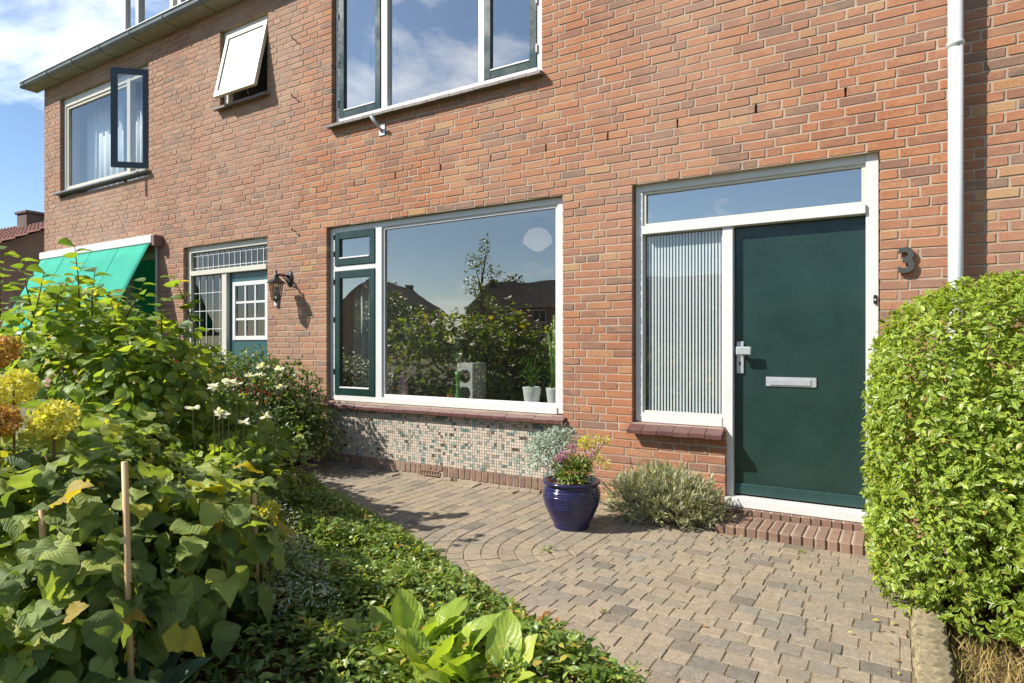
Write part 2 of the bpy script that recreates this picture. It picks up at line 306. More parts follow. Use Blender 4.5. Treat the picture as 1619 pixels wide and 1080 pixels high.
def tmpl_lobed(seed=0, lobes=5, depth=.35, curl=.2):
    rr = random.Random(seed); v = [(0, 0, 0), (0, .4, .03)]; uv = [(.5, 0), (.5, .45)]; n = 20
    for i in range(n+1):
        a = -2.5+5.0*i/n; r = .56*(1-depth*(.5+.5*math.cos(a*lobes*1.26+math.pi)))*(1-.12*abs(a)/2.5); x = math.sin(a)*r; y = .4+math.cos(a)*r
        v.append((x, y, -curl*(x*x+max(0, y-.3)**2)*1.3+.04*rr.uniform(-1, 1))); uv.append((.5+x*.9, min(1, max(0, y))))
    f = [(1, 2+i+1, 2+i) for i in range(n)]+[(0, 1, 2), (0, 2+n, 1)]
    return np.array(v), f, np.array(uv)
def tmesh(name, T, mat, smooth=True):
    me = bpy.data.meshes.new(name); me.from_pydata(T[0].tolist(), [], [tuple(x) for x in T[1]]); u = me.uv_layers.new(name='uv')
    li = np.empty(len(me.loops), int); me.loops.foreach_get('vertex_index', li); u.data.foreach_set('uv', T[2][li].ravel())
    me.polygons.foreach_set('use_smooth', [smooth]*len(me.polygons)); me.materials.append(mat); return me
def nrm(a): return a/np.maximum(np.linalg.norm(a, axis=1, keepdims=True), 1e-9)
def foliage(thing, mat, temps, pos, dirs, nor, size, nobj=300, name='leaf', stuff='foliage', minpx=9):
    """single leaves for the largest visible ones, one joined mesh for the rest"""
    pos = np.asarray(pos, float); n = len(pos); dirs = nrm(np.asarray(dirs, float)); nor = np.asarray(nor, float)
    side = nrm(np.cross(dirs, nor)); nn = np.cross(side, dirs); size = np.asarray(size, float); rn = NR.uniform(.001, 1, n); ti = NR.integers(0, len(temps), n)
    base = np.array(wloc(thing)); px, py, zf = proj(pos+dirs*size[:, None]*.5)
    pix = F*size/np.maximum(zf, .2); ok = (zf > .15) & (px > -10) & (px < 1629) & (py > -10) & (py < 1090) & (pix > minpx)
    pick = []
    if nobj and ok.any():
        cell = {}
        for i in np.nonzero(ok)[0]:
            k = (int(px[i]//7), int(py[i]//7))
            if k not in cell or zf[i] < zf[cell[k]]: cell[k] = i
        face = np.abs((nn*nrm(np.array([[0, -CD, CH]])-pos)).sum(1))
        pick = sorted(cell.values(), key=lambda i: -pix[i]*(.35+face[i]))[:nobj]
    ps = set(pick); rest = [i for i in range(n) if i not in ps]
    if pick:
        mes = [tmesh(name, T, mat) for T in temps]
        for i in pick:
            o = bpy.data.objects.new(name, mes[ti[i]]); col.objects.link(o); o.parent = thing
            Mx = np.eye(4); Mx[:3, 0] = side[i]*size[i]; Mx[:3, 1] = dirs[i]*size[i]; Mx[:3, 2] = nn[i]*size[i]; Mx[:3, 3] = pos[i]-base
            o.matrix_local = Matrix(Mx.tolist())
    V = []; FL = []; UV = []; RN = []; off = 0
    for k, T in enumerate(temps):
        ids = np.array([i for i in rest if ti[i] == k], int)
        if not len(ids): continue
        B = np.stack([side[ids], dirs[ids], nn[ids]], 1)*size[ids][:, None, None]
        W = np.einsum('vk,nkj->nvj', T[0], B)+(pos[ids]-base)[:, None, :]
        m = len(T[0]); V.append(W.reshape(-1, 3)); RN.append(np.repeat(rn[ids], m))
        for a in range(len(ids)):
            o_ = off+a*m; FL += [tuple(o_+q for q in f) for f in T[1]]
        UV.append(np.tile(T[2], (len(ids), 1))); off += m*len(ids)
    if not V: return None
    V = np.concatenate(V); UV = np.concatenate(UV); RN = np.concatenate(RN)
    me = bpy.data.meshes.new(stuff); me.from_pydata(V.tolist(), [], FL); at = me.attributes.new('rnd', 'FLOAT', 'POINT'); at.data.foreach_set('value', RN)
    u = me.uv_layers.new(name='uv'); li = np.empty(len(me.loops), int); me.loops.foreach_get('vertex_index', li); u.data.foreach_set('uv', UV[li].ravel())
    me.polygons.foreach_set('use_smooth', [True]*len(me.polygons)); me.materials.append(mat)
    o = link(stuff, me, None, thing); o['kind'] = 'stuff'; return o
def rand_dirs(n): return nrm(NR.normal(size=(n, 3)))
def blob_points(blobs, n, shell=.45, zmin=.03):
    """points inside a set of ellipsoids, denser near their outside, with outward directions"""
    vol = np.array([b[3]*b[4]*b[5] for b in blobs], float)**.75; cnt = NR.multinomial(n, vol/vol.sum()); P = []; O = []
    for b, c in zip(blobs, cnt):
        d = rand_dirs(c); d[:, 2] = np.where(d[:, 2] < -.55, -d[:, 2], d[:, 2]); r = NR.uniform(0, 1, c)**shell
        r *= 1+.13*np.sin(d[:, 0]*7+b[0]*9)*np.sin(d[:, 1]*6+b[1]*5)*np.sin(d[:, 2]*8)
        P.append(np.array(b[:3])+d*r[:, None]*np.array(b[3:6])); O.append(nrm(d/np.array(b[3:6])))
    P = np.concatenate(P); O = np.concatenate(O); k = P[:, 2] > zmin; return P[k], O[k]
def stems(thing, mat, tips, base, r0=.012, spread=.12, kinks=4, name='stem', r1=.25):
    m = MB()
    for t in tips:
        t = Vector(t); b = Vector(base)+Vector((R.uniform(-spread, spread), R.uniform(-spread, spread), -.02)); pts = []
        for i in range(kinks+1):
            q = i/kinks; p = b.lerp(t, q); p.x = b.x+(t.x-b.x)*q**1.3; p.y = b.y+(t.y-b.y)*q**1.3; s_ = .03*(1-abs(2*q-1))
            pts.append(p+Vector((R.uniform(-s_, s_), R.uniform(-s_, s_), 0)))
        m.tube(pts, [r0*(1-q/kinks*(1-r1)) for q in range(kinks+1)], 5)
    return m.build(name, mat, thing, True)
UP = np.array([0, 0, 1.0])
def shrub(name, label, cat, base, blobs, n, mat, temps, size, droop=.3, outward=.7, up=.6, shell=.45, nstem=14, bark=None, nobj=300, group=None, r0=.012, zmin=.03, minpx=9, cluster=1):
    t = empty(name, base, label, cat, group); P, O = blob_points(blobs, n//cluster, shell, zmin)
    if cluster > 1:
        P = np.repeat(P, cluster, 0)+NR.normal(size=(len(P)*cluster, 3))*size[1]*.22; O = np.repeat(O, cluster, 0)
    d = O*outward+rand_dirs(len(P))*.75-UP*droop; nr = O*.45+UP*up+rand_dirs(len(P))*.35
    sz = NR.uniform(size[0], size[1], len(P)); foliage(t, mat, temps, P, d, nr, sz, nobj, minpx=minpx)
    if nstem:
        ids = NR.choice(len(P), min(nstem, len(P)), replace=False); stems(t, bark or M_bark, P[ids], base, r0, .1*max(blobs[0][3], .3))
    return t
# ------------------------------------------------------------------ ground
m = MB(); m.add([(-300, -300, -.06), (300, -300, -.06), (300, 300, -.06), (-300, 300, -.06)], [(0, 1, 2, 3)])
def mat_ground():
    m_, n, p, o = newmat('lawn_ground'); f = noise(n, .4, 8, .7); n.links.new(ramp(n, f, [(.35, srgb(84, 88, 50)), (.6, srgb(106, 98, 66)), (.8, srgb(92, 100, 56))]), p.inputs['Base Color']); p.inputs['Roughness'].default_value = 1; bump(n, p, noise(n, 30, 4), .6, .02); return m_
tag(m.build('ground', mat_ground()), None, None, kind='structure')
EDGE = [(-8, -.55), (-5.4, -.75), (-4.6, -.95), (-3.82, -1.24), (-2.6, -1.75), (-2.02, -2.11), (-1.47, -2.37), (-.99, -2.56), (-.3, -2.95), (.1, -3.3), (1, -4)]
EX = [e[0] for e in EDGE]; EY = [e[1] for e in EDGE]
def edgey(x): return float(np.interp(x, EX, EY))
m = MB(); gx = np.linspace(-9.5, .0, 96); gy = np.linspace(-7.5, -.02, 76); vs = []
for y in gy:
    for x in gx:
        d = edgey(x)-y; hgt = -.03 if d < .12 else min(.05, .01+.12*(d-.12))
        if x < -5.35 and y > -1.2: hgt = .02
        vs.append((x, y, hgt+(R.uniform(-.012, .012) if hgt > 0 else 0)))
n_ = len(gx); m.add(vs, [(j*n_+i, j*n_+i+1, (j+1)*n_+i+1, (j+1)*n_+i) for j in range(len(gy)-1) for i in range(n_-1)])
tag(m.build('flower_bed', M_soil, None, True), None, None, kind='structure')
# ------------------------------------------------------------------ patio of small concrete pavers: straight rows, a quarter bend and cross rows
pa = MB(); pa.add([(-5.4, -5, -.0035), (.06, -5, -.0035), (.06, -.005, -.0035), (-5.4, -.005, -.0035)], [(0, 1, 2, 3)])
patio = tag(pa.build('patio', M_sand), None, None, kind='structure')
AX, AY, PW = -1.65, -1.2, .104
quads = []
def addq(q):
    cx = sum(p[0] for p in q)/4; cy = sum(p[1] for p in q)/4
    if cy < edgey(cx)-.16 or cx < -5.35 or cx > .03 or cy < -3.9: return
    if cx > -1.06 and cy > -.40: return
    quads.append(q)
k = 0; y = AY+11*PW
while y > -4:
    x = AX-(0 if k % 2 else PW/2)
    while x < .06:
        x1 = x+PW*R.uniform(.94, 1.06)*(1.0 if R.random() < .86 else 1.5)
        x0c = max(x, AX)
        if x1 > x0c+.03: addq([(x0c, y-PW), (min(x1, .04), y-PW), (min(x1, .04), y), (x0c, y)])
        x = x1
    y -= PW; k += 1
j = 0
while j*PW < 4:
    xa, xb = AX-(j+1)*PW, AX-j*PW; y = AY+(0 if j % 2 else -.0); first = True
    while y < -.03:
        ln = PW*(1 if (first and j % 2) else R.choice([2, 2, 2, 1])); y1 = min(y+ln, -.012)
        if y1-y > .03: addq([(xa, y), (xb, y), (xb, y1), (xa, y1)])
        y += ln; first = False
    r0, r1 = j*PW, (j+1)*PW; na = max(1, round((r0+r1)/2*math.pi/2/PW)); st = .5 if j % 2 else 0
    for a in range(-1, na+1):
        a0 = max(0, (a+st)/na)*math.pi/2; a1 = min(1, (a+1+st)/na)*math.pi/2
        if a1-a0 < .25*math.pi/2/na: continue
        pt = lambda r, t: (AX-r*math.cos(t), AY-r*math.sin(t))
        addq([pt(r1, a0), pt(r1, a1), pt(r0, a1), pt(r0, a0)])
    j += 1
def paver_mesh(q):
    c = Vector((sum(p[0] for p in q)/4, sum(p[1] for p in q)/4, 0)); jt = R.uniform(.0006, .004); wl = max(0, 1+c.y/.16) if c.x < AX else 0
    dz = R.uniform(-.0015, .0015)+.03*wl*R.uniform(.3, 1.1); tx, ty = R.gauss(0, .008)+wl*R.gauss(0, .12), R.gauss(0, .008)+wl*R.gauss(.05, .10); rings = []
    for ins, z in ((.0055, 0.0), (jt, -.0045), (jt, -.05)):
        for p in q:
            v = Vector((p[0], p[1], 0))-c; l = max(v.length, .01); v = v*(1-ins*1.4/l)
            rings.append((c.x+v.x+R.uniform(-.002, .002), c.y+v.y+R.uniform(-.002, .002), z+dz+tx*v.x+ty*v.y))
    return rings, [(0, 1, 2, 3)]+[(4*a+b, 4*(a+1)+b, 4*(a+1)+(b+1) % 4, 4*a+(b+1) % 4) for a in (0, 1) for b in range(4)]
def ccw(q):
    a = sum(q[i][0]*q[(i+1) % 4][1]-q[(i+1) % 4][0]*q[i][1] for i in range(4)); return q if a > 0 else q[::-1]
def split(parent, items, make, mat, name, stuff, limit=300, edge=0):
    """the largest visible pieces as single parts, the rest joined in one part"""
    sc_ = []
    for i, it in enumerate(items):
        a = np.array(it if len(it[0]) == 3 else [(p[0], p[1], 0) for p in it], float); px, py, zf = proj(a)
        ins = (zf.min() > .2) and px.min() > 0 and px.max() < 1619 and py.min() > 0 and py.max() < 1080
        ar = (px.max()-px.min())*(py.max()-py.min()); sc_.append((ar if ins else -1, i))
    top = set(i for a, i in sorted(sc_, reverse=True)[:limit] if a > 0); rest = MB()
    for i, it in enumerate(items):
        v, f = make(it); rv = R.uniform(.002, 1)
        if i in top: q = MB(); q.add(v, f, rv); q.build(name, mat, parent)
        else: rest.add(v, f, rv)
    if rest.v: rest.build(stuff, mat, parent, kind='stuff')
split(patio, [ccw(q) for q in quads], paver_mesh, M_paver, 'paver', 'paving')

# ------------------------------------------------------------------ the brick front: three terraced houses under one gutter
house3 = empty('terraced_house', (-2.6, .1, 0), 'orange brick house with dark green front door numbered 3', 'house', 'terraced houses in the row')
housel = empty('terraced_house', (-8.7, .1, 0), 'pale brick house at left with turquoise awning and lamp-lit leaded door', 'house', 'terraced houses in the row')
houser = empty('terraced_house', (1.2, .1, 0), 'strip of brick house front to the right of the white drainpipe', 'house', 'terraced houses in the row')
housel['label'] = 'pale brick house at left with turquoise awning, leaded door and open windows'
XL, XM, XR, XE = -11.69, -5.66, .38, 2.2; CO = .0645; NROW = 83
OPEN = [(-5.22, -2.40, 0, 39), (-5.14, -2.60, 55, 79), (-1.79, -1.08, 10, 39), (-1.08, -.112, 0, 39), (-7.08, -6.18, 64, 79), (-11.16, -8.66, 55, 79), (-7.85, -6.19, 0, 39), (-11.3, -8.5, 10, 39)]
SLOT = [-2.558+.563*i for i in range(-14, 9)]
bricks = {0: [], 1: [], 2: []}; prevj = []; runs = {}
def fill(a, b, prev, row, e0):
    """one course between a and b: stretchers, headers and closers; joints keep off those of the course below"""
    out = []; x = a; first = True
    while b-x > .02:
        rem = b-x; opts = [.222, .222, .222, .112] if not first else ([.167] if e0 else [.112])
        if rem < .30:
            if rem > .235: l = .112 if rem < .26 else rem-.112
            else: l = rem+.012
            l = min(l, rem+.012)
        else:
            R.shuffle(opts); l = opts[0]
            for o_ in opts:
                if all(abs(x+o_-p) > .034 for p in prev) and (rem-o_ > .09): l = o_; break
        x1 = min(x+l-.012, b); out.append((x, x1)); x = x+l; first = False
    return out
for k in range(NROW):
    bl = sorted((o[0], o[1]) for o in OPEN if o[2] <= k < o[3]); iv = []; x = XL
    for a, b in bl:
        if a > x: iv.append((x, a))
        x = max(x, b)
    iv.append((x, XE)); joints = []; segs = []
    for a, b in iv:
        cuts = [s for s in SLOT if a+.3 < s < b-.3] if k == 45 else []
        ed = [a]+cuts+[b]
        for q in range(len(ed)-1):
            sa = ed[q]+(.006 if q else 0); sb = ed[q+1]-(.006 if q < len(ed)-2 else 0); segs.append((sa, sb))
            if k == 45: runs.setdefault((round(sa, 4), round(sb, 4)), []).append(k)
        if k != 45: runs.setdefault((a, b), []).append(k)
    for a, b in segs:
        for x0, x1 in fill(a, b, prevj, k, k % 2):
            joints.append(x0-.006); c = (x0+x1)/2; h_ = 0 if c < XM else (2 if c > XR else 1)
            z0 = k*CO; bricks[h_].append([(x0, 0, z0+.005), (x1, 0, z0+.005), (x1, 0, z0+CO-.005), (x0, 0, z0+CO-.005)])
    prevj = joints
def brick_mesh(q):
    x0, x1, z0, z1 = q[0][0], q[1][0], q[0][2], q[2][2]; yf = R.uniform(-.0022, .0012); ang = R.gauss(0, .0035); cx, cz = (x0+x1)/2, (z0+z1)/2; rings = []
    cut = [R.choice([.001, .0015, .002, .003, .006]) for _ in range(4)]; jit = [(R.uniform(-.0022, .0022), R.uniform(-.0022, .0022)) for _ in range(8)]; tl = R.gauss(0, .004)
    for ins, y in ((.0028, yf), (0, yf+.0025), (0, .075)):
        cs = [(x0+ins, z0+ins, 1, 1), (x1-ins, z0+ins, -1, 1), (x1-ins, z1-ins, -1, -1), (x0+ins, z1-ins, 1, -1)]; i = 0
        for n0, (px_, pz_, sx, sz) in enumerate(cs):
            c = cut[n0]; pr = [(px_, pz_+sz*c), (px_+sx*c*1.4, pz_)]
            if n0 in (1, 3): pr = pr[::-1]
            for a, b in pr:
                a += jit[i][0]; b += jit[i][1]; rings.append((a, y+tl*(b-cz)*2 if y < .05 else y, b+ang*(a-cx))); i += 1
    return rings, [tuple(range(8))]+[(8*a+(b+1) % 8, 8*a+b, 8*(a+1)+b, 8*(a+1)+(b+1) % 8) for a in (0, 1) for b in range(8)]
for h_, th, mt in ((0, housel, M_brickl), (1, house3, M_brick), (2, houser, M_brick)):
    split(th, bricks[h_], brick_mesh, mt, 'brick', 'brickwork')
    w_ = MB(); a0, b0 = ((XL, XM), (XM, XR), (XR, XE))[h_]
    for (a, b), ks in runs.items():
        a_, b_ = max(a, a0), min(b, b0)
        if b_-a_ < .01: continue
        ia = .004 if a_ == a else 0; ib = .004 if b_ == b else 0; ks = sorted(ks); s = 0
        while s < len(ks):
            e = s
            while e+1 < len(ks) and ks[e+1] == ks[e]+1: e += 1
            w_.box(a_+ia, b_-ib, .0035, .09 if ks[s] == 45 else .28, ks[s]*CO-(0 if ks[s] else .1), (ks[e]+1)*CO); s = e+1
    w_.box(a0, b0, .092, .28, 45*CO, 46*CO); w_.build('wall', M_mortar, th)
# wall backs and rooms
def room(th, x0, x1, y1, z0, z1, wall=M_plaster, floor=M_woodfloor, y0=.282):
    q = MB(); q.add([(x0, y0, z0), (x0, y1, z0), (x0, y1, z1), (x0, y0, z1), (x1, y0, z0), (x1, y1, z0), (x1, y1, z1), (x1, y0, z1)], [(0, 1, 2, 3), (7, 6, 5, 4), (1, 5, 6, 2), (2, 6, 7, 3)]); q.build('room', wall, th)
    q = MB(); q.add([(x0, y0, z0), (x1, y0, z0), (x1, y1, z0), (x0, y1, z0)], [(0, 1, 2, 3)]); q.build('room_floor', floor, th)
room(house3, -5.45, -2.1, 5.2, .12, 2.62); room(house3, -5.4, -2.3, 4.4, 2.9, 5.3); room(house3, -1.95, -.02, 3.2, .12, 2.62, M_plaster)
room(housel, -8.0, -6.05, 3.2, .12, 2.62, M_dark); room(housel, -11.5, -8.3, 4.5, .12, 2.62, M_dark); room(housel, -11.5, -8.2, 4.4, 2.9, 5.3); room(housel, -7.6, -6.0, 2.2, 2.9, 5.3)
def boxes(name, mat, parent, L_, ch=.003):
    q = MB()
    for b in L_: q.box(*b, 0, ch)
    return q.build(name, mat, parent)
def pane(parent, x0, x1, z0, z1, y, mat=M_glass, t=.006): return boxes('pane', mat, parent, [(x0, x1, y, y+t, z0, z1)], 0)
def sash(name, parent, x0, x1, z0, z1, y0, y1, wd, mat): return boxes(name, mat, parent, [(x0, x0+wd, y0, y1, z0, z1), (x1-wd, x1, y0, y1, z0, z1), (x0+wd-.001, x1-wd+.001, y0+.002, y1-.002, z0, z0+wd), (x0+wd-.001, x1-wd+.001, y0+.002, y1-.002, z1-wd, z1)])
def sill(parent, x0, x1, n, zt, mat, yb=.05, yf=-.065, drop=.03, th=.035, name='window_sill', ext=()):
    bed = boxes(name, M_mortar, parent, [(x0+.01, x1-.01, yb-.05, yb, zt-drop-.03, zt-.012)], 0); wd = (x1-x0)/n
    for i in range(n):
        a, b = x0+i*wd+.002, x0+(i+1)*wd-.002; j = R.uniform(-.002, .002); q = MB(); r = R.uniform(.05, 1)
        v = [(a, yb, zt+j), (b, yb, zt+j), (b, yf+.006, zt-drop+j), (a, yf+.006, zt-drop+j), (b, yf, zt-drop-.006+j), (a, yf, zt-drop-.006+j), (b, yf, zt-drop-th+j), (a, yf, zt-drop-th+j), (b, yb, zt-th+j), (a, yb, zt-th+j)]
        q.add(v, [(0, 3, 2, 1), (3, 5, 4, 2), (5, 7, 6, 4), (7, 9, 8, 6), (0, 9, 7, 5, 3), (1, 2, 4, 6, 8)], r); q.build('tile', mat, bed)
    return bed
# -- living room window
W = boxes('window', M_white, house3, [(-5.215, -5.14, .05, .12, .68, 2.512), (-2.475, -2.405, .05, .12, .68, 2.512), (-4.557, -4.47, .045, .12, .73, 2.46), (-5.141, -2.474, .048, .12, 2.456, 2.513), (-5.141, -2.474, .04, .12, .675, .732), (-5.141, -4.556, .048, .12, 2.046, 2.102)])
W['label'] = 'wide white framed living room window beside the front door'
boxes('glazing_bead', M_white, W, [(-4.471, -2.474, .062, .08, .731, .765), (-4.471, -4.445, .062, .08, .764, 2.43), (-2.50, -2.474, .062, .08, .764, 2.43), (-4.471, -2.474, .062, .08, 2.43, 2.457)])
pane(W, -4.45, -2.495, .755, 2.44, .082)
for z0, z1, wd in ((2.104, 2.454, .072), (.734, 2.044, .076)):
    q = sash('sash', W, -5.137, -4.56, z0, z1, .035, .09, wd, M_green); pane(W, -5.137+wd, -4.56-wd, z0+wd, z1-wd, .06)
    boxes('drip_bead', M_white, W, [(-5.137+wd, -4.56-wd, .03, .052, z0+wd-.004, z0+wd+.012)])
for z in (.95, 1.5, 1.9, 2.2, 2.38): boxes('hinge', M_black, W, [(-5.15, -5.132, .026, .036, z, z+.06)])
sill(house3, -5.215, -2.365, 20, .672, M_sill)
# -- mosaic below it, with a soldier course and an air grate
mz = MB(); ts = .0262; nx = int(2.80/ts); nz = int(.505/ts); g = NR.uniform(0, 1, (nz, nx))
for a in range(nz):
    for b in range(1, nx):
        if NR.random() < .22 and g[a, b-1] > .62: g[a, b] = g[a, b-1]
x0m, z0m = -5.205, .125
for a in range(nz):
    for b in range(nx):
        x, z = x0m+b*ts, z0m+a*ts; j = NR.uniform(-.0008, .0008, 2); yy = .001+NR.uniform(-.0008, .0008); e = .0012
        mz.add([(x+e, yy+.006, z+e), (x+ts-e, yy+.006, z+e), (x+ts-e, yy+.006, z+ts-e), (x+e, yy+.006, z+ts-e), (x+e+.0012, yy+j[0], z+e+.0012), (x+ts-e-.0012, yy+j[0], z+e+.0012), (x+ts-e-.0012, yy+j[1], z+ts-e-.0012), (x+e+.0012, yy+j[1], z+ts-e-.0012)], [(4, 5, 6, 7), (0, 1, 5, 4), (1, 2, 6, 5), (2, 3, 7, 6), (3, 0, 4, 7)], max(.002, float(g[a, b])))
panel = boxes('mosaic_panel', M_mortar, house3, [(-5.215, -2.405, .005, .28, -.1, .67)], 0)
panel['label'] = 'mosaic of small beige, sage and brown tiles below the window'
mz.build('mosaic_tiles', M_mosaic, panel, kind='stuff')
x = -5.205; i = 0
while x < -2.45:
    if not (-3.93 < x < -3.72): q = MB(); v, f = brick_mesh([(x, 0, .03), (x+.054, 0, .03), (x+.054, 0, .122), (x, 0, .122)]); q.add(v, f, R.uniform(.02, .6)); q.build('soldier_brick', M_step, panel)
    else: q = MB(); v, f = brick_mesh([(x, 0, .075), (x+.054, 0, .075), (x+.054, 0, .122), (x, 0, .122)]); q.add(v, f, R.uniform(.02, .6)); q.build('soldier_brick', M_step, panel)
    x += .0645
gr = boxes('air_grate', M_step, panel, [(-3.95, -3.70, -.006, .03, .062, .072), (-3.95, -3.70, -.006, .03, .02, .030)]+[(-3.95+.031*i, -3.936+.031*i, -.004, .03, .030, .062) for i in range(9)])
boxes('grate_dark_plate', M_dark, panel, [(-3.95, -3.70, .03, .034, .03, .062)], 0)  # solid dark plate stands in for the shade behind the grate bars
# -- bedroom window above
W = boxes('window', M_white, house3, [(-5.13, -5.072, .05, .12, 3.60, 5.09), (-2.665, -2.605, .04, .12, 3.60, 5.09), (-4.48, -4.395, .045, .12, 3.655, 5.04), (-3.285, -3.22, .045, .12, 3.655, 5.04), (-5.073, -2.664, .035, .12, 3.595, 3.657), (-5.073, -2.664, .048, .12, 5.035, 5.092)])
W['label'] = 'white framed upstairs window with two dark green casements'
for a, b in ((-5.07, -4.482), (-3.218, -2.668)):
    sash('sash', W, a, b, 3.66, 5.03, .035, .09, .072, M_green); pane(W, a+.072, b-.072, 3.732, 4.958, .06, M_glassup); boxes('drip_bead', M_white, W, [(a+.072, b-.072, .03, .052, 3.728, 3.744)])
pane(W, -4.396, -3.284, 3.656, 5.036, .082, M_glassup)
for x in (-5.075, -2.668):
    for z in (3.78, 4.2, 4.7): boxes('hinge', M_black if x < -4 else M_white, W, [(x-.006, x+.008, .024, .036, z, z+.075)])
sill(house3, -5.16, -2.575, 19, 3.588, M_sillgrey, yf=-.075, drop=.012, th=.03)
# -- front door with side light and fan light
DF = boxes('door_frame', M_white, house3, [(-1.782, -1.722, .05, .12, .66, 2.53), (-.192, -.118, .04, .12, .166, 2.53), (-1.11, -1.036, .04, .12, .166, 2.128), (-1.723, -.191, .048, .12, 2.462, 2.532), (-1.723, -.191, .022, .12, 2.125, 2.188), (-1.723, -1.109, .035, .12, .66, .732), (-1.082, -.1, -.03, .12, .105, .165), (-1.112, -1.078, .05, .12, .105, .66)])
DF['label'] = 'white door frame with reeded side light and fan light'
boxes('glazing_bead', M_cream, DF, [(-1.723, -.191, .062, .08, 2.187, 2.212), (-1.723, -1.697, .062, .08, 2.211, 2.44), (-.217, -.191, .062, .08, 2.211, 2.44), (-1.723, -.191, .062, .08, 2.44, 2.463), (-1.723, -1.709, .066, .08, .73, 2.126), (-1.122, -1.109, .066, .08, .73, 2.126), (-1.723, -1.109, .062, .08, .731, .75)])
pane(DF, -1.70, -.214, 2.205, 2.445, .084, M_glassup)
q = MB(); nr = 24; xs = np.linspace(-1.712, -1.12, nr*8+1)
vv = []
for z in (.74, 2.122):
    for x in xs: vv.append((x, .086-.006*abs(math.sin((x+1.712)/.592*nr*math.pi)), z))
n1 = len(xs); q.add(vv, [(i, i+1, n1+i+1, n1+i) for i in range(n1-1)]); q = MB()
for i in range(23): x = -1.69+i*.0245; q.box(x, x+.0135, .100, .104, .745, 2.118)
q.build('white_slats', M_curtain, DF, kind='stuff'); pane(DF, -1.712, -1.118, .74, 2.122, .088, M_clear)  # white slats behind clear glass, put in for the bright sunlit stripes
sill(house3, -1.805, -1.088, 6, .668, M_sill, yf=-.085, drop=.05, th=.035)
door = boxes('front_door', M_green, house3, [(-1.033, -.194, .095, .14, .175, 2.122)], .004); door['label'] = 'plain dark green front door with letter slot'
boxes('weather_board', M_wb, door, [(-1.03, -.197, .078, .094, .178, .255)], .006)
q = MB(); q.box(-1.020, -.968, .082, .094, 1.055, 1.288, 0, .004); pl = q.build('handle', M_silver, door)
q = MB(); q.box(-1.003, -.985, .02, .083, 1.205, 1.235, 0, .004); q.box(-1.01, -.905, .012, .035, 1.19, 1.25, 0, .008); q.build('door_knob', M_silver, door)
q = MB(); q.lathe([(.0, 0), (.008, 0), (.008, .004), (.0, .004)], 0, 0, 12); 
boxes('key_hole', M_black, door, [(-1.001, -.989, .079, .083, 1.115, 1.14)], .002)
ls = boxes('letter_slot', M_silver, door, [(-.818, -.49, .086, .094, .968, 1.035)], .003)
boxes('letter_flap', M_silver, door, [(-.79, -.525, .080, .086, .978, 1.020)], .003)
boxes('door_bell', M_black, None, [(-.148, -.126, .024, .038, 1.53, 1.588)], .004)
tag(bpy.data.objects['door_bell'], 'tiny black push-button bell on the white door jamb', 'doorbell')
bb = bpy.data.objects['door_bell']; q = MB(); q.lathe([(.006, 0), (.006, .001)], 0, 0, 10); q = MB(); q.box(-.142, -.132, .019, .024, 1.55, 1.562, 0, .002); q.build('button', M_white, bb)
# -- brick doorstep
ds = empty('doorstep', (-.55, -.25, 0), 'low red brick doorstep in front of the green door', 'doorstep')
x = -1.065
while x < -.06: q = MB(); v, f = brick_mesh([(x, 0, .055), (x+.054, 0, .055), (x+.054, 0, .102), (x, 0, .102)]); v = [(a, b*.95-.068, c) for a, b, c in v]; q.add(v, f, R.uniform(.08, .45)); q.build('riser_brick', M_step, ds); x += .0625
mo = MB(); mo.box(-1.05, -.005, -.372, -.005, -.04, .0555); mo.box(-1.05, -.02, -.055, -.0, .05, .10); mo.build('mortar_bed', M_mortar, ds)
x = -1.06
while x < .0:
    q = MB(); t0 = R.uniform(-.003, .004); q.box(x, x+.061, -.385+R.uniform(-.006, .006), -.10, -.03, .062+t0, R.uniform(.05, .5), .008); q.build('tread_brick', M_step, ds)
    q = MB(); q.box(x, x+.061, -.092, -.072, .0, .060+t0, R.uniform(.05, .5), .004); q.build('tread_brick', M_step, ds); x += .068
# -- left house windows
W = boxes('window', M_cream, housel, [(-11.155, -11.08, .05, .12, 3.63, 5.09), (-8.74, -8.665, .05, .12, 3.63, 5.09), (-9.30, -9.21, .045, .12, 3.68, 5.03), (-11.081, -8.739, .04, .12, 3.625, 3.69), (-11.081, -8.739, .048, .12, 4.97, 5.092)])
W['label'] = 'cream framed upstairs window with an open dark casement'
boxes('glazing_bead', M_cream, W, [(-11.081, -11.03, .062, .09, 3.69, 4.97), (-11.03, -9.30, .062, .09, 4.93, 4.971), (-11.03, -9.30, .062, .09, 3.689, 3.73)])
pane(W, -11.04, -9.29, 3.72, 4.94, .085, M_clear)
q = MB(); A = Vector((-8.70, .03)); Bv = Vector((-9.05, -.285)); dr = (Bv-A).normalized(); nn_ = Vector((-dr.y, dr.x)); ln = (Bv-A).length
def obox(q, u0, u1, z0, z1, t0, t1):
    vs = [(A.x+dr.x*u+nn_.x*t, A.y+dr.y*u+nn_.y*t, z) for z in (z0, z1) for t in (t0, t1) for u in (u0, u1)]
    q.add(vs, [(0, 2, 3, 1), (4, 5, 7, 6), (0, 1, 5, 4), (2, 6, 7, 3), (0, 4, 6, 2), (1, 3, 7, 5)])
wd = .075; Z0, Z1 = 3.66, 5.0
for a in ((0, wd, Z0, Z1, -.02, .02), (ln-wd, ln, Z0, Z1, -.02, .02), (wd, ln-wd, Z0, Z0+wd, -.019, .019), (wd, ln-wd, Z1-wd, Z1, -.019, .019)): obox(q, *a)
o = q.build('open_sash', M_blue, W); o['label'] = 'dark slate casement swung wide open'
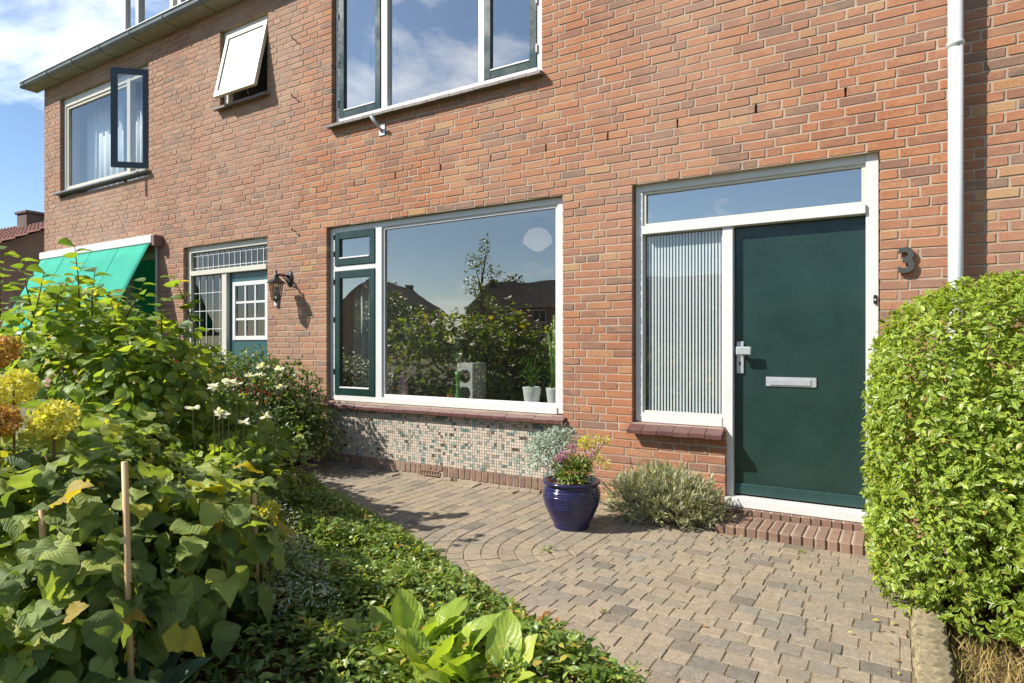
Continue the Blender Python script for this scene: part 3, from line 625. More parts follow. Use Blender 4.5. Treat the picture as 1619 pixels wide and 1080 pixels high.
q = MB(); obox(q, wd, ln-wd, Z0+wd, Z1-wd, -.003, .003); q.build('pane', M_glass, W)
boxes('window_sill', M_zinc, housel, [(-11.22, -8.60, -.075, .05, 3.592, 3.622)], .006)
W = boxes('window', M_cream, housel, [(-7.07, -6.99, .05, .12, 4.17, 5.09), (-6.26, -6.185, .05, .12, 4.17, 5.09), (-6.991, -6.259, .045, .12, 4.165, 4.215), (-6.991, -6.259, .048, .12, 5.0, 5.092)]); W['label'] = 'small top window with its frosted sash tilted open'
def tilt(L_, name, mat, par):
    q = MB(); a = math.radians(12.5); ca, sa = math.cos(a), math.sin(a)
    for (x0, x1, t0, t1, l0, l1) in L_:
        vs = [(x, .045+t*ca-l*sa, 5.0-l*ca-t*sa) for l in (l0, l1) for t in (t0, t1) for x in (x0, x1)]
        q.add(vs, [(1, 3, 2, 0), (6, 7, 5, 4), (4, 5, 1, 0), (3, 7, 6, 2), (2, 6, 4, 0), (5, 7, 3, 1)])
    return q.build(name, mat, par)
sx0, sx1 = -6.955, -6.20
tilt([(sx0, sx0+.05, -.04, 0, 0, .82), (sx1-.05, sx1, -.04, 0, 0, .82), (sx0+.05, sx1-.05, -.039, -.001, 0, .05), (sx0+.05, sx1-.05, -.039, -.001, .75, .82)], 'open_sash', M_cream, W)
tilt([(sx0+.05, sx1-.05, -.024, -.016, .05, .75)], 'pane', M_frost, W)
q = MB(); q.tube([(-6.6, .06, 4.22), (-6.5, -.05, 4.28)], .006); q.build('window_stay', M_silver, W)
sill(housel, -7.12, -6.14, 7, 4.155, M_sillgrey, yf=-.075, drop=.012, th=.03)
DF = boxes('door_frame', M_cream, housel, [(-7.84, -7.765, .05, .12, .16, 2.512), (-6.255, -6.195, .05, .12, .16, 2.512), (-7.115, -7.02, .045, .12, .16, 2.15), (-7.766, -6.254, .048, .12, 2.44, 2.513), (-7.766, -6.254, .03, .12, 2.145, 2.205), (-7.766, -7.114, .04, .12, .16, .24), (-7.766, -6.254, -.02, .12, .10, .16)])
DF['label'] = 'cream door frame with leaded lights'
pane(DF, -7.766, -6.254, 2.2, 2.445, .085, M_leaded); pane(DF, -7.766, -7.114, .235, 2.15, .085, M_leaded)
q = MB()
for i in range(1, 14): x = -7.766+i*1.512/14; q.box(x-.004, x+.004, .078, .086, 2.2, 2.445)
for z in (2.245, 2.40): q.box(-7.766, -6.254, .079, .085, z-.004, z+.004)
for i in range(1, 5): x = -7.766+i*.652/4.6; q.box(x-.004, x+.004, .078, .086, .235, 2.15)
for i in range(1, 9): z = 2.15-i*.228; q.box(-7.766, -7.114, .079, .085, z-.004, z+.004)
q.build('lead_came', M_lead, DF)
d2 = boxes('front_door', M_teal, housel, [(-7.018, -6.945, .09, .13, .165, 2.142), (-6.285, -6.257, .09, .13, .165, 2.142), (-6.946, -6.284, .0905, .1295, 2.03, 2.142), (-6.946, -6.284, .0905, .1295, .165, 1.32)]); d2['label'] = 'teal front door with nine small panes in white bars'
sash('glazed_light', d2, -6.944, -6.286, 1.322, 2.028, .075, .125, .05, M_white); gx_ = [(-6.894+.558*i/3) for i in (1, 2)]; gz_ = [1.372+.606*i/3 for i in (1, 2)]
boxes('glazing_bar', M_white, d2, [(x-.014, x+.014, .082, .112, 1.372, 1.978) for x in gx_]+[(-6.894, -6.336, .0835, .1105, z-.014, z+.014) for z in gz_])
pane(d2, -6.894, -6.336, 1.372, 1.978, .096, M_leaded)
W = boxes('window', M_cream, housel, [(-11.295, -11.2, .05, .12, .68, 2.512), (-8.6, -8.505, .05, .12, .68, 2.512), (-9.35, -9.25, .05, .12, .75, 2.44), (-11.2, -8.6, .048, .12, 2.44, 2.513), (-11.2, -8.6, .048, .12, .675, .752)]); pane(W, -11.2, -9.35, .75, 2.44, .085); pane(W, -9.25, -8.6, .75, 2.44, .085); W['label'] = 'ground floor window shaded by the awning'
# roof, dormer
for th, a, b in ((housel, -11.85, XM), (house3, XM, XR), (houser, XR, 2.4)):
    q = MB(); q.add([(a, -.12, 5.44), (b, -.12, 5.44), (b, 4.6, 9.2), (a, 4.6, 9.2), (a, -.05, 5.36), (b, -.05, 5.36), (b, 4.6, 9.05), (a, 4.6, 9.05), (a, 9.3, 5.4), (b, 9.3, 5.4)], [(0, 1, 2, 3), (4, 7, 6, 5), (0, 4, 5, 1), (3, 2, 9, 8), (0, 3, 7, 4)]); q.build('roof', paint('roof_tile', srgb(86, 74, 70), .8, .2, .4, 6) if th is housel else bpy.data.materials['roof_tile'], th)
dm = MB(); dx0 = -10.45; dx1 = -6.0; dy = .55
for b in ((dx0, dx0+.13, dy, dy+.1, 5.85, 7.15), (dx1-.13, dx1, dy, dy+.1, 5.85, 7.15), (dx0+.13, dx1-.13, dy, dy+.1, 5.85, 6.0), (dx0+.13, dx1-.13, dy, dy+.1, 7.02, 7.15)): dm.box(*b, 0, .006)
mul = [dx0+.13+.30, dx0+1.35, dx0+1.55, dx0+2.9]
for x in mul: dm.box(x, x+.09, dy-.01, dy+.1, 6.0, 7.02, 0, .006)
dm.box(dx0, dx0+.08, dy+.1, 2.6, 5.85, 7.15); dm.box(dx1-.08, dx1, dy+.1, 2.6, 5.85, 7.15)
dm = dm.build('dormer', M_white, housel); dm['label'] = 'white dormer above the gutter'
boxes('dormer_roof', M_fascia, dm, [(dx0-.22, dx1+.2, dy-.28, 2.8, 7.152, 7.32)], .01); boxes('pane', M_glassup, dm, [(dx0+.13, dx1-.13, dy+.04, dy+.05, 6.0, 7.02)], 0)
boxes('room', M_plaster, dm, [(dx0+.1, dx1-.1, dy+1.6, dy+1.65, 5.85, 7.15)], 0)
# ------------------------------------------------------------------ gutter along the eaves
gt = empty('roof_gutter', (-5, -.12, 5.33), 'grey zinc gutter and boarded eaves above the brick fronts', 'gutter'); ga, gb = -11.93, 2.3
def extr(name, prof, mat, par, a, b):
    q = MB(); n = len(prof); q.add([(x, y, z) for x in (a, b) for y, z in prof], [(i, (i+1) % n, n+(i+1) % n, n+i) for i in range(n)]+[tuple(range(n-1, -1, -1)), tuple(range(n, 2*n))]); return q.build(name, mat, par)
extr('soffit', [(-.004, 5.345), (-.19, 5.352), (-.19, 5.37), (-.004, 5.37)], M_soffit, gt, ga, gb)
extr('trough', [(-.19, 5.351), (-.205, 5.353), (-.232, 5.385), (-.24, 5.425), (-.252, 5.43), (-.248, 5.442), (-.228, 5.440), (-.222, 5.39), (-.195, 5.372), (-.10, 5.372), (-.19, 5.366)], M_zinc, gt, ga, gb)
x = -11.82
while x < 2.2:
    q = MB(); q.tube([(x, -.01, 5.343), (x, -.19, 5.349), (x, -.208, 5.352), (x, -.236, 5.386), (x, -.243, 5.425)], .006, 5); q.build('strap', M_zinc, gt); x += .78
boxes('end_board', M_fascia, gt, [(ga-.02, ga, -.235, .0, 5.352, 5.43)], .004)
# drainpipe
dp = empty('drainpipe', (.285, -.085, 0), 'white plastic drainpipe between number 3 and the house at right', 'drainpipe')
q = MB(); q.lathe([(.039, .0), (.039, 3.1)], .285, -.085, 24); q.build('pipe', M_pipe, dp, True)
q = MB(); q.lathe([(.039, 3.05), (.044, 3.052), (.044, 3.085), (.0395, 3.09), (.0395, 5.36)], .285, -.085, 24); q.build('pipe', M_pipe, dp, True)
q = MB(); q.lathe([(.0445, 3.06), (.047, 3.065), (.047, 3.075), (.0445, 3.08)], .285, -.085, 24); q.build('collar', M_pipe, dp, True)
for z in (.9, 4.2): q = MB(); q.lathe([(.0405, z), (.043, z+.002), (.043, z+.022), (.0405, z+.024)], .285, -.085, 24); q.box(.275, .295, -.046, .0, z+.004, z+.02); q.build('pipe_bracket', M_pipe, dp)
# house number
cu = bpy.data.curves.new('num', 'FONT'); cu.body = '3'; cu.size = .218; cu.extrude = .007; cu.offset = .0045; cu.bevel_depth = .0015; cu.align_x = 'CENTER'
to = bpy.data.objects.new('tmp_num', cu); col.objects.link(to); bpy.context.view_layer.update()
me = bpy.data.meshes.new_from_object(to.evaluated_get(bpy.context.evaluated_depsgraph_get())); bpy.data.objects.remove(to); me.materials.clear()
o = link('house_number', me, M_number); o.rotation_euler = (math.pi/2, 0, 0); o.location = (.034, -.022, 1.722); tag(o, 'dark grey numeral 3 fixed on the bricks beside the door', 'house number')
q = MB()
for z in (.02, .13): q.tube([(0, z, -.01), (0, z, -.024)], .003)
q.v = [(a+.034, -.022-c, b+1.722) for a, b, c in q.v]; po = q.build('spacer_pin', M_number, None); po.parent = o; po.matrix_parent_inverse = Matrix.Identity(4); po.matrix_local = (Matrix.Translation(o.location) @ o.rotation_euler.to_matrix().to_4x4()).inverted() @ Matrix.Translation(po.location)
# wall lantern
lx, lp = -5.80, -.185
lt = empty('wall_lantern', (lx, 0, 1.9), 'black wall lantern beside the leaded front door', 'lamp')
q = MB(); q.lathe([(.0, 0), (.055, 0), (.05, .012), (.03, .022), (.0, .024)], 0, 0, 14); q.v = [(lx+a, -c, 2.0+b*1.7) for a, b, c in q.v]; q.build('back_plate', M_black, lt)
q = MB(); q.tube([(lx, -.015, 2.02), (lx, -.07, 2.035), (lx, -.13, 2.03), (lx, lp, 2.035)], [.014, .012, .011, .010], 8); q.tube([(lx, -.02, 1.95), (lx, -.06, 1.985), (lx, -.10, 2.03)], .008, 6); q.build('arm', M_black, lt, True)
q = MB(); q.lathe([(.0, 2.085), (.008, 2.08), (.01, 2.05), (.022, 2.03), (.03, 2.0), (.055, 1.975), (.10, 1.945), (.10, 1.938), (.06, 1.94)], lx, lp, 6); q.build('cap', M_black, lt)
q = MB(); q.lathe([(.072, 1.937), (.044, 1.765)], lx, lp, 6, cap=False); q.build('pane', M_lamp, lt)
q = MB()
for k in range(6):
    t = 2*math.pi*k/6; q.tube([(lx+.074*math.cos(t), lp+.074*math.sin(t), 1.938), (lx+.046*math.cos(t), lp+.046*math.sin(t), 1.762)], .005, 4)
q.lathe([(.05, 1.766), (.05, 1.755), (.03, 1.745), (.012, 1.735), (.008, 1.72), (.0, 1.718)], lx, lp, 6); q.build('cage', M_black, lt)
q = MB(); q.lathe([(.018, 1.80), (.026, 1.84), (.022, 1.88), (.012, 1.90)], lx, lp, 10); q.build('bulb', M_white, lt, True)
b_ = boxes('bell_push', M_white, None, [(-6.04, -5.99, -.03, -.001, 1.70, 1.86)], .008); tag(b_, 'small white plastic box on bricks below the wall lantern', 'bell box')
# flag holder and hooks
fh = empty('flag_holder', (-4.42, 0, 3.42), 'white metal flagpole bracket under the upstairs window sill', 'bracket')
boxes('plate', M_silver, fh, [(-4.46, -4.38, -.008, -.001, 3.36, 3.47)], .003); q = MB(); q.tube([(-4.42, -.005, 3.40), (-4.46, -.12, 3.53)], .016, 10); q.build('socket', M_silver, fh, True)
for (px, py), lb in (((467, 64), 'small iron hook high on bricks beside the tilted window'), ((467, 155), 'small iron hook on bricks below the upstairs sill level'), ((467, 366), 'small iron hook on bricks above the wall lantern')):
    X, Z = onwall(px, py); q = MB(); q.tube([(X, .01, Z), (X, -.04, Z+.005), (X+.004, -.055, Z+.02), (X, -.05, Z+.035)], .006, 6); tag(q.build('wall_hook', M_black), lb, 'hook', 'iron hooks on the brick front')
# awning on the left house
aw = empty('awning', (-9.9, -.1, 2.6), 'turquoise fabric awning lowered over the far left ground floor window', 'awning')
boxes('cassette', M_white, aw, [(-11.55, -8.36, -.13, -.002, 2.60, 2.715)], .012); boxes('end_cap', M_fascia, aw, [(-8.36, -8.30, -.125, -.003, 2.56, 2.71)], .01)
q = MB(); nx_ = 24; T = []
for i in range(nx_+1):
    x = -11.5+3.08*i/nx_
    for j in range(9):
        t = j/8; T.append((x, -.11-.56*t-.012*math.sin(t*math.pi), 2.61-1.16*t-.02*math.sin(t*math.pi)))
q.add(T, [(i*9+j, (i+1)*9+j, (i+1)*9+j+1, i*9+j+1) for i in range(nx_) for j in range(8)]); fb = q.build('fabric', M_awning, aw, True)
md = fb.modifiers.new('thickness', 'SOLIDIFY'); md.thickness = .002
q = MB()
for i in range(1, 4):
    x = -11.5+.77*i; q.tube([(x, -.11-.56*t_-.012*math.sin(t_*math.pi)-.002, 2.611-1.16*t_-.02*math.sin(t_*math.pi)+.001) for t_ in (0, .25, .5, .75, 1)], .004, 4)
q.build('seams', M_awning, aw)
boxes('front_bar', M_white, aw, [(-11.53, -8.39, -.70, -.65, 1.41, 1.455)], .008)
for x in (-11.46, -8.44): q = MB(); q.tube([(x, -.01, 1.5), (x, -.66, 1.44)], .012, 8); q.build('arm', M_silver, aw, True); boxes('rail', M_silver, aw, [(x-.015, x+.015, -.03, -.002, .8, 2.6)], .003)
# ------------------------------------------------------------------ things seen through the windows
def standing(name, label, cat, x, y, z, group=None): return empty(name, (x, y, z), label, cat, group)
boxes('window_board', M_white, house3, [(-5.2, -2.42, .121, .46, .70, .725)], .004); ZB = .726
vx = wx(637, .26); t = standing('bottle_vase', 'mauve glass bottle vase with one branch on the window ledge', 'vase', vx, .26, ZB)
q = MB(); q.lathe([(.04, ZB), (.052, ZB+.02), (.056, ZB+.08), (.048, ZB+.16), (.026, ZB+.25), (.02, ZB+.32), (.024, ZB+.335)], vx, .26, 20); q.build('bottle', paint('mauve_glass', srgb(206, 160, 172), .15, .05, .02, 4), t, True)
q = MB(); q.tube([(vx, .26, ZB+.30), (vx+.01, .26, ZB+.50), (vx+.02, .26, ZB+.66), (vx+.06, .26, ZB+.74)], .006, 6); q.build('branch', M_bark, t)
q = MB()
for i in range(7):
    z = ZB+.42+i*.05; s = -1 if i % 2 else 1; q.lathe([(.0, z-.02), (.018, z-.01), (.022, z), (.014, z+.014), (.0, z+.018)], vx+.015+s*.03, .26, 8)
q.build('seed_pods', paint('pod', srgb(226, 206, 200), .8), t, True)
gvx = wx(724, .24); t = standing('green_vase', 'slim green vase with pale blossom on the window ledge', 'vase', gvx, .24, ZB)
q = MB(); q.lathe([(.04, ZB), (.036, ZB+.02), (.02, ZB+.06), (.022, ZB+.22), (.034, ZB+.28)], gvx, .24, 16); q.build('vase_body', paint('green_glass', srgb(96, 150, 84), .2, .05, .02, 4), t, True)
P, O = blob_points([(gvx, .24, ZB+.36, .06, .06, .10), (gvx-.01, .24, ZB+.52, .03, .03, .14)], 160, .5); foliage(t, M_silver2, [tmpl('ovate', 2, .2, .2, .6)], P, O+UP*.3, O+UP, np.full(len(P), .035), 0, stuff='blossom')
cxx = wx(712, .22); t = standing('cactus_pot', 'tiny terracotta pot with a green succulent on the window ledge', 'plant', cxx, .22, ZB)
q = MB(); q.lathe([(.026, ZB), (.034, ZB+.05), (.036, ZB+.055)], cxx, .22, 14); q.build('pot', paint('terracotta', srgb(178, 118, 76), .8), t, True)
P, O = blob_points([(cxx, .22, ZB+.065, .035, .035, .03)], 40, .4); foliage(t, M_cover, [tmpl('ovate', 2, .2, .1, .5)], P, O+UP*.4, O, np.full(len(P), .03), 0)
for px, lb, kind in ((841, 'white pot with thin trailing leaves behind the window glass', 0), (876, 'white pot with tall upright cactus stems in the window corner', 1)):
    x = wx(px, .27); t = standing('potted_houseplant', lb, 'houseplant', x, .27, ZB, 'white potted houseplants on the ledge'); s = 1 if kind == 0 else .85
    q = MB(); q.lathe([(.06*s, ZB), (.066*s, ZB+.01), (.086*s, ZB+.15), (.087*s, ZB+.158), (.08*s, ZB+.156), (.076*s, ZB+.12)], x, .27, 24); q.build('pot', paint('white_ceramic', srgb(246, 246, 242), .25, .02, .02) if kind == 0 else bpy.data.materials['white_ceramic'], t, True)
    q = MB()
    if kind == 0:
        for i in range(26):
            a = R.uniform(0, 6.28); l = R.uniform(.14, .34); rr = R.uniform(.05, .16); q.tube([(x, .27, ZB+.12), (x+rr*.35*math.cos(a), .27+rr*.35*math.sin(a), ZB+.12+l*.7), (x+rr*.8*math.cos(a), .27+rr*.8*math.sin(a), ZB+.12+l), (x+rr*1.3*math.cos(a), .27+rr*1.3*math.sin(a), ZB+.12+l*.8)], [.005, .005, .004, .002], 4)
    else:
        for i in range(7): q.tube([(x+R.uniform(-.04, .04), .27+R.uniform(-.04, .04), ZB+.12), (x+R.uniform(-.06, .06), .27+R.uniform(-.05, .05), ZB+R.uniform(.5, .95))], [.02, .012], 6)
    q.build('stems', leafmat('houseplant_leaf', [(0, G(96, 132, 62)), (1, G(132, 164, 84))], .3) if kind == 0 else bpy.data.materials['houseplant_leaf'], t, True)
x = wx(741, .55); t = standing('loudspeaker', 'grey loudspeaker with two black cones behind the window', 'speaker', x, .55, .12)
boxes('cabinet', M_plaster, t, [(x-.10, x+.10, .48, .72, .62, 1.08)], .006); boxes('stand', M_black, t, [(x-.08, x+.08, .5, .7, .121, .62)], .004)
for z in (.78, .95): q = MB(); q.lathe([(.0, 0), (.07, 0), (.06, -.012), (.02, -.02), (0, -.02)], 0, 0, 18); q.v = [(x+a, .478+c*.5, z+b) for a, b, c in q.v]; q.build('cone', M_black, t)
tx0, tx1 = wx(628, 4.9), wx(697, 4.9); t = standing('television', 'black television screen on the far living room wall', 'television', (tx0+tx1)/2, 5.15, 1.1)
boxes('screen', M_screen, t, [(tx0, tx1, 5.12, 5.195, 1.02, 1.30+.35)], .006)
x = wx(850, 1.2); t = standing('pendant_lamp', 'pale pendant lamp glowing behind the big window', 'lamp', x, 1.2, 2.27)
q = MB(); q.lathe([(.03, 2.52), (.10, 2.49), (.15, 2.42), (.16, 2.36), (.10, 2.31), (.04, 2.27)], x, 1.2, 20); M_sh = paint('shade', srgb(224, 206, 198), .8); pb = [x_ for x_ in M_sh.node_tree.nodes if x_.type == 'BSDF_PRINCIPLED'][0]; pb.inputs['Emission Color'].default_value = (1, .84, .74, 1); pb.inputs['Emission Strength'].default_value = .14; q.build('lamp_shade', M_sh, t, True); q = MB(); q.tube([(x, 1.2, 2.51), (x, 1.2, 2.615)], .07, 12); q.build('ceiling_rose', M_bluecurtain, t)
def curtain(parent, x0, x1, y, z0, z1, mat, amp=.03, wl=.11, name='curtain'):
    q = MB(); n = max(8, int((x1-x0)/wl*6)); vs = [(x0+(x1-x0)*i/n, y+amp*math.sin(2*math.pi*(x0+(x1-x0)*i/n)/wl)+R.uniform(-.004, .004), z) for z in (z0, z1) for i in range(n+1)]
    q.add(vs, [(i, i+1, n+2+i, n+1+i) for i in range(n)]); o = q.build(name, mat, parent, True); md = o.modifiers.new('t', 'SOLIDIFY'); md.thickness = .003; return o
curtain(house3, -5.2, -4.95, .40, .74, 2.5, M_curtain); curtain(house3, -5.0, -4.62, .45, 3.1, 5.2, M_bluecurtain); curtain(house3, -5.12, -5.0, .42, 3.1, 5.2, M_curtain)
curtain(housel, -11.1, -10.0, .35, 3.2, 5.0, M_curtain, .02, .18); curtain(housel, -9.9, -9.3, .36, 3.2, 5.0, M_curtain, .03); curtain(housel, -8.9, -8.7, .36, 3.2, 5.0, M_curtain, .03)
x = wx(577, .5); b_ = boxes('storage_box', M_curtain, None, [(x-.16, x+.16, .50, .8, .121, 1.05)], .006); tag(b_, 'plain white cabinet just inside the narrow left casement', 'cabinet')
q = MB(); q.lathe([(.0, 5.22), (.2, 5.22), (.24, 5.26), (.24, 5.295)], -2.95, 1.1, 28); tag(q.build('ceiling_lamp', M_plaster, None, True), 'round flat ceiling lamp seen through the right upstairs casement', 'lamp')
x, = (-1.28,); q = MB(); q.lathe([(.06, .0), (.10, .03), (.125, .09), (.12, .09), (.0, .04)], x, .75, 22); q.v = [(a, b, c+.78) for a, b, c in q.v]
t = standing('hall_stand', 'dim wicker bowl on a stand behind the reeded side light', 'stand', x, .75, .12); q.build('bowl', M_bamboo, t, True); boxes('table', M_plaster, t, [(x-.2, x+.2, .6, .9, .75, .78), (x-.18, x-.15, .62, .65, .121, .75), (x+.15, x+.18, .62, .65, .121, .75), (x-.18, x-.15, .85, .88, .121, .75), (x+.15, x+.18, .85, .88, .121, .75)], .003)

# ------------------------------------------------------------------ edging beside the hedge
eg = empty('stone_edging', (.10, -1.6, 0), 'mossy scalloped stone edging between pavers and hedge', 'edging')
y = -.75
while y > -2.9:
    q = MB(); hh = .105+R.uniform(-.008, .006); xx = R.uniform(-.006, .006); n = 9; prof = [(.045+xx, -.05), (.045+xx, hh-.02), (.06+xx, hh)] + [(.115+.055*math.sin(math.pi*k/n)*1.0+xx, hh-.0-.006*k/n) for k in (0,)] 
    a, b = y-.054, y-.001; vs = []
    for yy, ins in ((a, .024), (a+.012, .006), ((a+b)/2, -.006), (b-.012, .006), (b, .024)):
        vs += [(.045+xx, yy, -.05), (.045+xx, yy, hh-.022-ins), (.062+xx, yy, hh-ins*.5), (.12+xx-ins, yy, hh-.004-ins*.5), (.158+xx-ins, yy, hh-.03-ins), (.165+xx-ins, yy, -.05)]
    q.add(vs, [(i*6+j, (i+1)*6+j, (i+1)*6+(j+1) % 6, i*6+(j+1) % 6) for i in range(4) for j in range(6)]+[(0, 1, 2, 3, 4, 5), (29, 28, 27, 26, 25, 24)], R.random()); q.build('stone', M_stone, eg); y -= .055
# ------------------------------------------------------------------ hedge
def hedge():
    t = empty('hedge', (.75, -.85, 0), 'clipped yellow-green hedge with pale leaf edges at right', 'hedge'); c0 = np.array([.81, -.86, .68]); ab = np.array([.95, .70, .90]); p = 4.0
    def shell(n, lo, hi):
        d = rand_dirs(n*2); k = (np.abs(d/ab)**p).sum(1)**(-1/p); pt = d*k[:, None]; nr = nrm(np.sign(pt)*np.abs(pt/ab)**(p-1)/ab); s = 1-NR.uniform(lo, hi, len(pt))**1.5
        s *= 1+.018*np.sin(pt[:, 0]*11+1)*np.sin(pt[:, 1]*9)*np.sin(pt[:, 2]*10+2)
        pt = c0+pt*s[:, None]; m_ = (pt[:, 2] > .05) & (pt[:, 0] < 1.75); return pt[m_][:n], nr[m_][:n]
    P, O = shell(12500, 0, .24); P_, O_ = shell(6000, .30, .70); P = np.concatenate([P, P_]); O = np.concatenate([O, O_]); tw = nrm(O*.8+UP*.35+rand_dirs(len(P))*.55); k = 6
    P2 = np.repeat(P, k, 0); T2 = np.repeat(tw, k, 0); along = NR.uniform(-.03, .02, (len(P2), 1)); a = rand_dirs(len(P2)); a = nrm(a-T2*(a*T2).sum(1, keepdims=True))
    d = T2*NR.uniform(.35, .95, (len(P2), 1))+a; nr = T2*1.0-a*.35+UP*.25+rand_dirs(len(P2))*.3; sz = NR.uniform(.024, .046, len(P2))
    foliage(t, M_hedge, [tmpl('ovate', 3, .35, .2, .42, .15, s) for s in range(5)], P2+T2*along, d, nr, sz, 300)
    q = MB()
    for i in range(60):
        b = Vector((R.uniform(.12, 1.5), R.uniform(-1.2, -.55), -.03)); i_ = R.randrange(len(P)); e = Vector(P[i_]).lerp(Vector((.8, -.86, .8)), .3); 
        if (e-b).length > 1.4: continue
        q.tube([b, b.lerp(e, .5)+Vector((R.uniform(-.05, .05), R.uniform(-.05, .05), .1)), e], [.012, .008, .003], 5)
    q.build('branches', paint('hedge_bark', srgb(86, 74, 58), .95), t, True)
hedge()
# dry grass at the foot of the hedge
t = tag(empty('dry_grass_patch', (.5, -1.9, 0)), None, None)
n = 5200; P = np.stack([NR.uniform(.18, 1.1, n), NR.uniform(-2.9, -1.35, n), np.full(n, -.02)], 1); d = rand_dirs(n)*.7+UP*1.0
tg = bpy.data.objects.remove(t) or None
t = empty('dry_grass', (.5, -1.9, 0), 'patch of dry yellow grass at the foot of the hedge', 'grass'); t['kind'] = 'stuff'
foliage(t, M_drygrass, [tmpl('needle', 3, .1, .5, .07, 0, s) for s in range(3)], P, d, rand_dirs(n), NR.uniform(.03, .10, n), 0, stuff='grass_blades')
m = MB(); m.add([(.10, -4, -.022), (3, -4, -.022), (3, -.01, -.022), (.10, -.01, -.022)], [(0, 1, 2, 3)]); tag(m.build('hedge_soil', M_soil), None, None, kind='structure')
# ------------------------------------------------------------------ blue pot
px_, py_ = -1.945, -.76; t = empty('glazed_pot', (px_, py_, 0), 'ribbed dark blue glazed pot holding mixed flowers on the patio', 'plant pot')
ZS = .88; prof = []; key = [(0, .118), (.04, .128), (.10, .155), (.18, .186), (.25, .2), (.30, .196), (.325, .185), (.34, .178)]
for i in range(69):
    z = .34*i/68; r = float(np.interp(z, [k[0] for k in key], [k[1] for k in key])); prof.append((r+.0032*math.sin(z/.0195*2*math.pi), z+.002))
prof += [(.186, .345), (.198, .352), (.203, .362), (.198, .372), (.186, .374), (.172, .368), (.166, .35), (.15, .33), (.0, .33)]
prof = [(a_, b_*ZS) for a_, b_ in prof]; q = MB(); q.lathe(prof, px_, py_, 48, cap=False); q.build('pot_body', M_glaze, t, True)
q = MB(); q.lathe([(.158, .292), (.08, .305), (0, .31)], px_, py_, 20); q.build('potting_soil', M_soil, t, True)
P, O = blob_points([(px_-.14, py_-.02, .50, .18, .15, .17), (px_-.26, py_, .42, .12, .1, .12), (px_-.10, py_+.05, .58, .13, .12, .12), (px_-.28, py_, .53, .1, .1, .1)], 2600, .5); s_ = empty('silver_shrub', (px_-.12, py_, .35), 'silvery grey small-leaved plant in the blue pot', 'plant')
foliage(s_, M_silver2, [tmpl('ovate', 2, .3, .3, .5, .2, s) for s in range(3)], P, O+rand_dirs(len(P))*.8, O+UP, NR.uniform(.016, .03, len(P)), 120, minpx=4); stems(s_, M_stem, P[:40], (px_-.08, py_, .35), .003, .03)
P, O = blob_points([(px_+.04, py_-.04, .385, .14, .12, .11)], 1100, .5); s_ = empty('pink_flower_plant', (px_+.06, py_-.04, .35), 'green plant with small pink flowers in the blue pot', 'plant')
foliage(s_, M_cover, [tmpl('ovate', 2, .3, .2, .45, .1, s) for s in range(3)], P, O+rand_dirs(len(P))*.6+UP*.3, O+UP, NR.uniform(.02, .035, len(P)), 80, minpx=4)
for fx, fy, fz in ((-.02, -.13, .50), (.0, -.12, .515), (-.035, -.12, .49), (.03, -.05, .555), (.16, -.03, .53)):
    c = np.array([px_+fx, py_+fy, fz]); d = rand_dirs(46); foliage(s_, M_pink, [tmpl('ovate', 2, .2, .2, .7)], c+d*.014, d+UP*.2, rand_dirs(46), np.full(46, .022), 0, stuff='flower')
s_ = empty('cream_flower_plant', (px_+.12, py_+.08, .35), 'tall thin plant with cream yellow flower heads in the blue pot', 'plant'); q = MB(); tops = []
for i in range(9):
    a = R.uniform(-.3, .9); tp = Vector((px_+.06+.2*i/8+R.uniform(-.02, .02), py_+.06+R.uniform(-.05, .05), R.uniform(.55, .72)-.12*i/8)); tops.append(tp); q.tube([(px_+.07, py_+.06, .34), (px_+.09+.06*i/8, py_+.06, .48), tp], .0025, 4)
q.build('stems', M_stem, s_)
for tp in tops:
    d = rand_dirs(60); foliage(s_, M_yelflower, [tmpl('round', 2, .1, .1, .8)], np.array(tp)+d*np.array([.026, .026, .03])*NR.uniform(.5, 1, (60, 1)), d, rand_dirs(60), np.full(60, .016), 0, stuff='flower')
# ------------------------------------------------------------------ lavender by the wall
lb = (-1.42, -.27, 0); t = empty('lavender_bush', lb, 'low grey-green lavender bush against bricks beside the doorstep', 'shrub')
P, O = blob_points([(-1.42, -.28, .16, .36, .24, .23), (-1.66, -.26, .12, .24, .2, .18), (-1.2, -.26, .10, .22, .18, .16), (-1.45, -.36, .08, .3, .18, .14)], 1500, .5, .0); k = 9
tw = nrm(O*.7+UP*.5+rand_dirs(len(P))*.5); P2 = np.repeat(P, k, 0); T2 = np.repeat(tw, k, 0); a = rand_dirs(len(P2))
foliage(t, M_lav, [tmpl('lance', 2, .2, .25, .14, .1, s) for s in range(3)], P2+T2*NR.uniform(-.03, .03, (len(P2), 1)), T2*.9+a*.7, a, NR.uniform(.034, .068, len(P2)), 160, minpx=5)
stems(t, M_bark, P[:30], lb, .004, .1)
q = MB(); q.tube([(-1.74, -.12, .0), (-1.75, -.10, .18), (-1.755, -.10, .36)], [.006, .008, .004], 6); q.build('dead_stem', M_bark, t)
